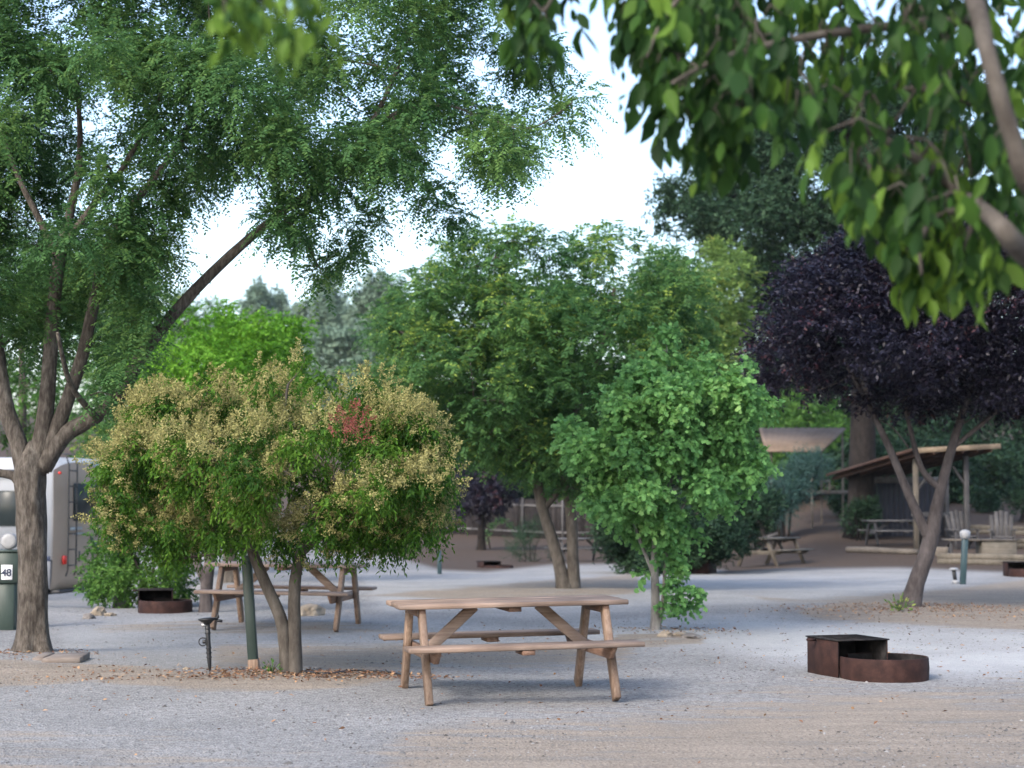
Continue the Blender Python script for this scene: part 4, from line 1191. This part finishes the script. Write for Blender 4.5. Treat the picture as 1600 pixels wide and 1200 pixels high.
def canopy():
    o = at(1290, 772, 66); oz = G(o.x, o.y)
    root = thing('shade_canopy', 'flat taupe canopy on thin posts with a small railed platform on the slope', 'canopy', (o.x, o.y, oz))
    O = Vector((o.x, o.y, oz))
    fl_, fr = at(1196, 707, 63.5) - O, at(1284, 707, 63.5) - O
    bl_, br = at(1186, 671, 67.5) - O, at(1322, 671, 67.5) - O
    # corrugated sheet
    mb = MB(); n = 26; v = []; f = []
    for i in range(n + 1):
        for j, (p, q) in enumerate(((fl_, fr), (bl_, br))):
            w_ = p.lerp(q, i / n); zz = .025 * (i % 2)
            v.append(w_ + Vector((0, 0, zz + .05))); v.append(w_ + Vector((0, 0, zz)))
    for i in range(n):
        a = i * 4; b = a + 4
        f += [(a, b, b + 2, a + 2), (a + 1, a + 3, b + 3, b + 1), (a, a + 1, b + 1, b), (a + 2, b + 2, b + 3, a + 3)]
    f += [(0, 2, 3, 1), (n * 4, n * 4 + 1, n * 4 + 3, n * 4 + 2)]
    mb.add(v, f, .5); mb.build('roof_sheet', M['canvas'], root)
    for (px, d, top) in ((1268, 64.2, 706), (1283, 65.5, 700), (1205, 64.2, 706), (1316, 67.3, 674)):
        t = at(px, top, d) - O; p = MB(); p.beam(Vector((t.x, t.y, -.2)), t, .07, .07, up=(0, 1, 0)); p.build('post', M['log'], root)
    p = MB(); p.beam(at(1266, 769, 65) - O, at(1344, 769, 66.5) - O, .9, .12, ch=.01); p.build('platform', M['log'], root)
    r = MB(); r.beam(at(1267, 753, 64.6) - O, at(1296, 751, 64.9) - O, .06, .07); r.beam(at(1267, 753, 64.6) - O, at(1267, 769, 64.6) - O, .05, .05, up=(0, 1, 0))
    r.beam(at(1296, 751, 64.9) - O, at(1296, 769, 64.9) - O, .05, .05, up=(0, 1, 0)); r.build('railing', M['log'], root)


canopy()


def logs():
    for (a, b, r, lb, nm) in (((1322, 851, 54), (1434, 861, 53.2), .09, 'pale log lying on dirt in front of the shelter table', 'log'),
                              ((1459, 857, 53), (1483, 858, 52.8), .14, 'short pale timber block right of the forked trunk', 'timber_block')):
        p = at(*a); q = at(*b); p.z = G(p.x, p.y) + r * .8; q.z = G(q.x, q.y) + r * .8
        mb = MB()
        if nm == 'log':
            P, RR = smooth_path([p, p.lerp(q, .3) + Vector((0, 0, .01)), p.lerp(q, .7), q], [r, r * 1.05, r * .95, r * .9], 3)
            mb.tube([x - p for x in P], RR, 12, jit=.06)
        else:
            mb.beam(Vector(), q - p, .22, .26, ch=.02)
        o = mb.build(nm, M['log'], None, smooth=(nm == 'log')); o.location = p; o['label'] = lb; o['category'] = 'log'
    # timber edge of the terrace
    mb = MB(); p = at(1465, 870, 50); q = at(1640, 878, 48.5)
    p.z = G(p.x, p.y); q.z = G(q.x, q.y)
    for k in range(2): mb.beam(Vector((0, 0, .07 + k * .142)), q - p + Vector((0, 0, .07 + k * .142)), .16, .138, ch=.012)
    o = mb.build('retaining_timber', M['oldwood_x'], None); o.location = p; o['label'] = 'low timber edging along the dirt below the chairs at the right edge'; o['category'] = 'retaining wall'
    for (a_, b_, lb) in (((1508, 800, 62), (1640, 796, 61), 'upper timber edging on the bank behind the garden chairs'), ((1575, 828, 56), (1660, 832, 55), 'short timber step at the right edge beside the counter')):
        p = at(*a_); q = at(*b_); p.z = G(p.x, p.y); q.z = G(q.x, q.y)
        mb = MB()
        for k in range(2): mb.beam(Vector((0, 0, .07 + k * .142)), q - p + Vector((0, 0, .07 + k * .142)), .16, .138, ch=.012)
        o = mb.build('retaining_timber', M['oldwood_x'], None); o.location = p; o['label'] = lb; o['category'] = 'retaining wall'
    # low counter with a light top
    p = at(1532, 846, 52); z0 = G(p.x, p.y)
    root = thing('low_counter', 'low tan counter with a pale slab top in front of the grey chairs', 'counter', (p.x, p.y, z0), R(4))
    h = at(1532, 842, 52).z - z0
    t = MB(); t.box(-1.0, .95, -.35, .35, h - .05, h, .008); t.build('counter_top', M['log'], root)
    b = MB(); b.box(-.05, .93, -.3, .3, -.1, h - .052, .01); b.build('counter_base', M['oldwood_x'], root)
    b = MB(); b.box(-.95, -.88, -.28, -.2, -.1, h - .052, .01); b.build('leg', M['grey_z'], root)
    # adirondack chairs behind it
    for i, (px, rz, lb) in enumerate(((1505, R(8), 'grey slatted garden chair behind the counter, beside the shelter post'), (1566, R(-12), 'grey slatted garden chair at the right end of the counter'))):
        p = at(px, 835, 55.3); z0 = G(p.x, p.y)
        if i == 0:
            ch = thing('garden_chair', lb, 'chair', (p.x, p.y, z0), rz, 'grey garden chairs'); first = ch
            bk = MB()
            for k in range(5):
                x = (k - 2) * .125; hh = 1.15 - .035 * (k - 2) ** 2
                bk.beam((x, .25, .38), (x * 1.18, .55, hh), .115, .025, up=(0, 1, 0))
            bk.build('backrest', M['grey_z'], ch)
            s = MB()
            for k in range(5): s.box(-.3, .3, -.28 + k * .115, -.18 + k * .115, .36 + .0 * k, .385, .004)
            s.build('seat', M['grey_x'], ch)
            for sx in (-1, 1):
                a_ = MB(); a_.box(sx * .36 - .07, sx * .36 + .07, -.35, .42, .56, .585, .006); a_.build('armrest', M['grey_x'], ch)
                l = MB(); l.box(sx * .34 - .02, sx * .34 + .02, -.3, -.2, 0, .558, .004); l.build('leg', M['grey_z'], ch)
                l = MB(); l.beam((sx * .32, -.15, .38), (sx * .32, .5, .03), .03, .1, up=(1, 0, 0)); l.build('leg', M['grey_z'], ch)
            ch.location.z = z0 + .0
        else:
            ch = copy_tree(first); ch.location = (p.x, p.y, z0); ch.rotation_euler = (0, 0, rz); ch['label'] = lb


logs()


# ================================================================== POSTS, LIGHTS, PEDESTAL
def posts():
    # green post beside the flowering tree
    g = ground_at(397, 1046); root = thing('tree_stake', 'square dark green post beside the flowering tree stems', 'post', g)
    top = at(385, 868, g.y) - g
    p = MB(); p.beam((0, 0, -.05), top, .085, .085, up=(0, 1, 0), ch=.008); p.build('post', M['postgreen'], root)
    c_ = MB(); c_.beam((0, 0, .0), top * .09, .092, .092, up=(0, 1, 0), ch=.004); c_.build('foot_sleeve', M['wood_z'], root)
    # post with white cap
    g = ground_at(1504, 913); root = thing('marker_post', 'blue green post with a white cap right of the purple tree', 'post', g)
    top = at(1508, 838, g.y) - g
    p = MB(); p.beam((0, 0, -.05), top, .10, .10, up=(0, 1, 0), ch=.006); p.build('post', M['postblue'], root)
    cp = MB(); z = top.z; cp.tube([(top.x, 0, z - .05), (top.x, 0, z + .01), (top.x, 0, z + .08), (top.x, 0, z + .11), (top.x, 0, z + .125)], [.075, .095, .10, .065, .02], 12)
    cp.build('cap', M['capgrey'], root, smooth=True)
    # plain post
    g = ground_at(687, 897); o = MB(); o.beam((0, 0, -.05), (at(686, 862, g.y) - g) , .10, .10, up=(0, 1, 0), ch=.008)
    o.tube([(0, 0, (at(686, 862, g.y) - g).z), (0, 0, (at(686, 862, g.y) - g).z + .03)], [.05, .02], 8)
    b = o.build('marker_post', M['postblue'], None); b.location = g; b['label'] = 'short blue grey post between the yellow flowering tree and the far fire ring'; b['category'] = 'post'
    # path light
    g = ground_at(1493, 912); root = thing('path_light', 'small black path light on a white foot left of the capped post', 'garden light', g)
    s = at(1493, 887, g.y).z - g.z
    p = MB(); p.tube([(0, 0, .02), (-.03, 0, s - .04)], [.036, .04], 10); p.build('stem', M['black'], root, smooth=True)
    p = MB(); p.tube([(0, 0, 0), (0, 0, .05), (0, 0, .07)], [.07, .07, .045], 10); p.build('foot', M['capgrey'], root)
    p = MB(); p.tube([(-.03, 0, s - .04), (-.03, 0, s - .02), (-.03, 0, s)], [.085, .085, .05], 12); p.build('cap', M['capgrey'], root)
    # black stake lamp in front
    g = ground_at(328, 1050); root = thing('stake_light', 'slim black stake with a flat head between the big tree and the green post', 'stake light', g)
    h = at(322, 966, g.y).z - g.z; L = Vector((-.03, 0, h)).normalized()
    P = lambda z: (L.x * z, 0, z)
    s = MB(); s.tube([P(0), P(.05), P(.1), P(.3), P(.44), P(h - .03)], [.004, .016, .019, .021, .024, .027], 12)
    for z in (.12, .16, .2, .33, .37): s.tube([P(z), P(z + .012)], [.026, .026], 12)
    s.build('stake', M['black'], root, smooth=False)
    hd = MB(); hd.tube([P(h - .05), P(h - .03), P(h - .012), P(h), P(h + .006)], [.03, .05, .078, .08, .03], 20); hd.build('lamp_head', M['black'], root)
    kb = MB(); kb.tube([(L.x * h + .07, 0, h - .01), (L.x * h + .10, -.02, h + .01), (L.x * h + .095, -.02, h + .05)], [.012, .012, .006], 8)
    kb.tube([(L.x * h + .085, 0, h - .02), (L.x * h + .135, 0, h - .025)], [.014, .012], 8); kb.build('bracket', M['black'], root)
    v = MB(); v.tube([P(.26), (L.x * .26 - .045, -.02, .262)], [.014, .018], 8)
    v.tube([(-.045 + L.x * .26 + .035 * math.cos(a), -.02, .262 + .035 * math.sin(a)) for a in np.linspace(0, 2 * PI, 13)], .006, 6, cap=False); v.build('valve', M['black'], root)
    v = MB(); v.tube([P(.4), (L.x * .4 - .05, -.02, .41)], [.012, .016], 8); v.build('clip', M['steel'], root)


posts()


def pedestal():
    g = ground_at(12, 984); root = thing('utility_pedestal', 'green electric hookup pedestal left of the big trunk with a white number sign', 'pedestal', g, R(4))
    s = F / g.y
    W = 30 / s
    zt = 120 / s * 1.0
    b = MB(); b.box(-W / 2, W / 2 - .02, -.12, .12, -.05, zt * .60, .008); b.build('post_base', M['postgreen'], root)
    b = MB(); b.box(-W / 2 - .03, W / 2 + .03, -.15, .14, zt * .602, zt, .012)
    b.box(-W / 2 - .045, W / 2 + .045, -.165, .15, zt + .002, zt + .03, .008); b.build('cabinet', M['postgreen'], root)
    sg = MB(); z0, z1 = zt * .65, zt * .84; sg.box(-.055, .075, -.162, -.152, z0, z1, .003); sp = sg.build('number_sign', M['paper'], root)
    # the figures on the sign
    for ch, x in (('4', -.032), ('8', .026)):
        cu = bpy.data.curves.new('site_number', 'FONT'); cu.body = ch; cu.size = .12; cu.extrude = .002; cu.offset = .004
        cu.materials.append(M['navy'])
        tmp = bpy.data.objects.new('site_number', cu); C.objects.link(tmp)
        bpy.context.view_layer.update()
        me = bpy.data.meshes.new_from_object(tmp.evaluated_get(bpy.context.evaluated_depsgraph_get()))
        bpy.data.objects.remove(tmp)
        o = obj('figure', me, M['navy'], sp)
        o.location = (x - .02, -.1655, z0 + .045); o.rotation_euler = (PI / 2, 0, 0)
    m = MB(); m.tube([(.01, 0, zt + .03), (.01, 0, zt + .07)], [.025, .025], 10)
    m.tube([(.01, -.06, zt + .13), (.01, -.075, zt + .13), (.01, -.08, zt + .13)], [.095, .085, .05], 20)
    m.tube([(.01, .05, zt + .13), (.01, -.06, zt + .13)], [.095, .098], 20)
    m.build('meter', M['capgrey'], root, smooth=False)


pedestal()


# ================================================================== MOTOR HOME
def rv():
    d0 = 38.7
    c0 = at(84, 922, d0)             # near lower corner
    al = R(11.5)
    zb = c0.z; H = 2.76
    root = thing('travel_trailer', 'white travel trailer with a taupe rear end behind the big trunk', 'travel trailer', (c0.x, c0.y, G(c0.x, c0.y)), -al)
    O = zb - G(c0.x, c0.y)           # body floor above the wheels' ground
    # local frame: x to the right along the side (negative = body), y away from the camera
    Lb, Wb = 6.5, 2.5
    # body section across y with rounded roof edges
    def body(x0, x1, z0, z1, y0, y1, rad, n=6):
        prof = [(y0, z0)] + [(y0 + rad * (1 - math.cos(a)), z1 - rad + rad * math.sin(a)) for a in np.linspace(0, PI / 2, n)] + \
               [(y1 - rad * (1 - math.sin(a)), z1 - rad + rad * math.cos(a)) for a in np.linspace(0, PI / 2, n)] + [(y1, z0)]
        m = len(prof)
        v = [(x0, p[0], p[1]) for p in prof] + [(x1, p[0], p[1]) for p in prof]
        f = [(i, (i + 1) % m, (i + 1) % m + m, i + m) for i in range(m)] + [tuple(range(m))[::-1], tuple(range(m, 2 * m))]
        return v, f
    b = MB(); b.add(*body(-Lb, -.08, O + .62, O + H, 0, Wb, .22), .5); b.build('body', M['white'], root)
    b = MB(); b.box(-Lb, -.08, -.012, Wb, O + .02, O + .617, .01); b.build('skirt', M['skirt'], root)
    b = MB(); b.box(-Lb, -.08, -.02, -.014, O + .60, O + .70, .002); b.build('side_stripe', M['navy'], root)
    # taupe rear cap with a slight bulge
    v = []; f = []
    nz, ny = 12, 8
    for i in range(nz + 1):
        z = O + .0 + (H - .05) * i / nz
        ins = .22 * max(0, (i / nz - .82) / .18) ** 2
        for j in range(ny + 1):
            y = ins + (Wb - 2 * ins) * j / ny
            bx = -.08 + .10 * math.sin(PI * min(max(j / ny, .0), 1)) ** .6 + .05 * math.sin(PI * i / nz) ** .5 - .12 * max(0, (i / nz - .85) / .15) ** 2
            v.append((bx, y, z))
    for i in range(nz):
        for j in range(ny): a = i * (ny + 1) + j; f.append((a, a + 1, a + ny + 2, a + ny + 1))
    b = MB(); b.add(v, f, .5)
    bot = [j for j in range(ny + 1)]; b.f.append(bot[::-1]); b.t.append(.5)
    b.build('rear_cap', M['taupe'], root, smooth=True)
    w_ = MB(); w_.box(.055, .085, .75, 1.95, O + 1.42, O + 2.22, .02); w_.build('rear_window', M['glass'], root)
    # logo swoosh on the cap
    sw = MB(); vv = []; n = 14
    for i in range(n + 1):
        t = i / n; y = 1.55 + .8 * t; z = O + 1.12 - .30 * t - .08 * math.sin(PI * t); th_ = .16 * math.sin(PI * t) ** .8 + .004
        vv += [(.10, y, z), (.10, y, z - th_), (.075, y, z), (.075, y, z - th_)]
    ff = []
    for i in range(n): a = i * 4; ff += [(a, a + 4, a + 5, a + 1), (a, a + 2, a + 6, a + 4), (a + 1, a + 5, a + 7, a + 3)]
    sw.add(vv, ff, .5); sw.build('swoosh_emblem', M['navy'], root)
    sw = MB(); sw.box(.078, .098, .55, 1.15, O + 1.22, O + 1.29, .01); sw.box(.078, .098, .65, 1.3, O + 1.13, O + 1.17, .01); sw.build('lettering_plate', M['steel'], root)
    # ladder
    ld = MB()
    for y in (.22, .62):
        ld.tube([(.16, y, O + .28), (.20, y, O + .4), (.20, y, O + 2.6), (.12, y, O + 2.82), (-.12, y, O + 2.84)], .018, 8)
    for k in range(7): z = O + .5 + k * .33; ld.tube([(.20, .22, z), (.20, .62, z)], .014, 6)
    ld.build('ladder', M['black'], root, smooth=True)
    t = MB(); t.box(.03, .075, .30, .52, O + .52, O + .70, .01); t.build('tail_light', M['redlens'], root)
    t = MB(); t.box(.0, .05, .12, .2, O + 2.4, O + 2.46, .01); t.build('marker_light', M['redlens'], root)
    t = MB(); t.box(.04, .07, 1.05, 1.12, O + .55, O + .78, .01); t.build('latch', M['black'], root)
    w_ = MB(); w_.box(-1.45, -.82, -.022, -.002, O + 1.32, O + 2.06, .03); w_.build('side_window', M['glass'], root)
    aw = MB(); aw.tube([(-5.8, -.09, O + 2.42), (-.85, -.09, O + 2.42)], .05, 12); aw.box(-5.8, -.85, -.06, -.002, O + 2.36, O + 2.5, .01); aw.build('awning', M['black'], root)
    bp = MB(); bp.box(-.1, .12, .05, Wb - .05, O - .08, O - .002, .02); bp.build('bumper', M['black'], root)
    for x in (-2.6, -3.5):
        for y in (.14, Wb - .14):
            th_ = MB(); th_.tube([(x, y - .11, .36), (x, y - .1, .36), (x, y + .1, .36), (x, y + .11, .36)], [.30, .36, .36, .30], 24)
            tw = th_.build('wheel', M['rubber'], root)
            rm = MB(); rm.tube([(x, y - .125, .36), (x, y + .125, .36)], [.19, .19], 18); rm.build('rim', M['steel'], tw)
    j = MB(); j.tube([(-.35, .3, 0), (-.35, .3, O)], [.035, .035], 8); j.tube([(-.35, .3, 0), (-.35, .3, .03)], [.12, .1], 10); j.build('stabiliser_jack', M['steel'], root)
    ax = MB(); ax.box(-Lb, -.3, .25, Wb - .25, O - .12, O - .02, .01); ax.build('chassis', M['black'], root)


rv()


# ================================================================== ROCKS, HOSE, SLAB
def rock(label, px, py, w, h, seed, m='rock', name='rock', cat='rock', d=None, group=None, dep=.8, sink=.15):
    random.seed(seed)
    g = ground_at(px, py)
    s = F / g.y
    rx, rz_ = w / s / 2, h / s
    bm = bmesh.new(); bmesh.ops.create_icosphere(bm, subdivisions=3, radius=1)
    import mathutils
    off = Vector((seed * 3.1, seed * 1.7, 0))
    for v in bm.verts:
        n1 = mathutils.noise.noise(v.co * 1.1 + off) * .5 + mathutils.noise.noise(v.co * 2.7 + off) * .22 + mathutils.noise.noise(v.co * 6 + off) * .06
        v.co *= 1 + n1
        if v.co.z > .35: v.co.z = .35 + (v.co.z - .35) * .6
        v.co = Vector((v.co.x * rx, v.co.y * rx * dep, (v.co.z) * rz_ * .8 + rz_ * .25))
    me = bpy.data.meshes.new(name); bm.to_mesh(me); bm.free()
    o = obj(name, me, M[m]); o.location = (g.x, g.y + rx * dep * .6, g.z - rz_ * sink); o.rotation_euler = (0, 0, seed)
    o['label'] = label; o['category'] = cat
    if group: o['group'] = group
    return o


RG = 'rocks lying on the campsite'
rock('pale round rock beside the dark fire ring, the tallest of its little heap', 153, 962, 26, 18, 1, group=RG)
rock('low pointed rock at the left end of the heap by the dark fire ring', 138, 967, 24, 11, 2, 'darkrock', group=RG)
rock('flat rock between the heap and the dark fire ring', 171, 963, 18, 8, 3, group=RG)
rock('large tan boulder under the picnic table behind the flowering tree', 484, 962, 40, 25, 4, group=RG)
rock('small stone at the foot of the young maple', 1040, 995, 22, 12, 6, group=RG)
rock('flat dark rock right of the young maple stem', 1082, 998, 34, 10, 7, 'darkrock', group=RG)
rock('small pale stone between the maple foot and the flat dark rock', 1061, 994, 22, 8, 8, group=RG)
rock('little pale stone left of the black stake light', 290, 1047, 9, 6, 9, group=RG)


def slab():
    g = ground_at(100, 1034)
    mb = MB(); s = F / g.y
    mb.hexa([(-.18, -.12, -.02), (.17, -.10, -.02), (.19, .22, -.02), (-.14, .24, -.02), (-.18, -.12, .035), (.17, -.10, .045), (.19, .22, .07), (-.14, .24, .055)], .008)
    mb.hexa([(-.30, .02, -.02), (-.19, .0, -.02), (-.16, .3, -.02), (-.27, .33, -.02), (-.30, .02, .03), (-.19, .0, .04), (-.16, .3, .06), (-.27, .33, .06)], .006)
    o = mb.build('wood_slab', M['slab'], None); o.location = g; o['label'] = 'flat brown board lying against the foot of the big left tree'; o['category'] = 'board'


slab()


def hose():
    pts = []
    for (x, y) in ((478, 1052), (505, 1055), (530, 1053), (555, 1050), (585, 1051), (612, 1053), (632, 1058)):
        g = ground_at(x, y); g.z += .012; pts.append(g)
    P, RR = smooth_path(pts, [.009] * len(pts), 5)
    mb = MB(); mb.tube([p - pts[0] for p in P], RR, 8)
    o = mb.build('drip_hose', M['black'], None, smooth=True); o.location = pts[0]; o['label'] = 'thin black drip hose lying on dirt right of the flowering tree'; o['category'] = 'hose'
    # weeds at the stem foot
    rng = np.random.default_rng(77)
    for k, (x, y, r, m, lb) in enumerate(((425, 1052, .11, 'leaf_green', 'tiny leafy weed between the green post and the flowering tree'),
                                          (1406, 955, .22, 'leaf_olive', 'tuft of yellow green weeds at the foot of the purple tree'))):
        g = ground_at(x, y)
        N = 60; a = rng.normal(size=(N, 3)) * np.array([1, 1, .5]) + np.array([0, 0, 1.0]); p = unit(a) * r * rng.random((N, 1))
        me = leaf_mesh('weed', p, a, rng.normal(size=(N, 3)), r * .32, r * .12, rng.random(N))
        t_ = thing('weed', lb, 'weed', g); obj('foliage', me, M[m], t_)
        st = MB()
        for q in range(6):
            a_ = q * 1.05; st.tube([(0, 0, 0), (math.cos(a_) * r * .3, math.sin(a_) * r * .3, r * .5), (math.cos(a_) * r * .6, math.sin(a_) * r * .6, r * .8)], [.004, .003, .0015], 5)
        st.build('stems', M['bark_b'], t_)


hose()


# arching leafy plant by the fence
def arch_plant():
    g = at(766, 858, 74); g.z = G(g.x, g.y)
    root = thing('arching_plant', 'thin arching plant with pale leaves in front of the fence', 'plant', g)
    mb = MB(); P = [Vector((0, 0, 0)), Vector((-.1, 0, .55)), Vector((.1, 0, .95)), Vector((.5, 0, 1.12)), Vector((.85, 0, .85))]
    S, RR = smooth_path(P, [.03, .025, .02, .015, .01], 6); mb.tube(S, RR, 6); mb.build('stem', M['bark_dark'], root, smooth=True)
    rng = np.random.default_rng(3); S = np.array([tuple(s) for s in S]); N = 240
    p = S[rng.integers(4, len(S), N)] + rng.normal(size=(N, 3)) * .07
    me = leaf_mesh('foliage', p, rng.normal(size=(N, 3)) + np.array([0, 0, -.6]), rng.normal(size=(N, 3)), .11, .045, rng.random(N)); obj('foliage', me, M['leaf_maple'], root)


arch_plant()

# ================================================================== HAZE
def haze():
    m = bpy.data.materials.new('haze'); m.use_nodes = True
    n = m.node_tree.nodes; n.clear()
    out = n.new('ShaderNodeOutputMaterial'); v = n.new('ShaderNodeVolumePrincipled')
    v.inputs['Color'].default_value = (.86, .92, 1, 1); v.inputs['Density'].default_value = .00014; v.inputs['Anisotropy'].default_value = .2
    m.node_tree.links.new(v.outputs[0], out.inputs['Volume'])
    mb = MB(); mb.box(-260, 260, -80, 330, -3, 60, 0)
    mb.build('haze', m, None, kind='stuff', label='thin pale evening haze in the air', category='haze')


haze()
bpy.context.view_layer.update()
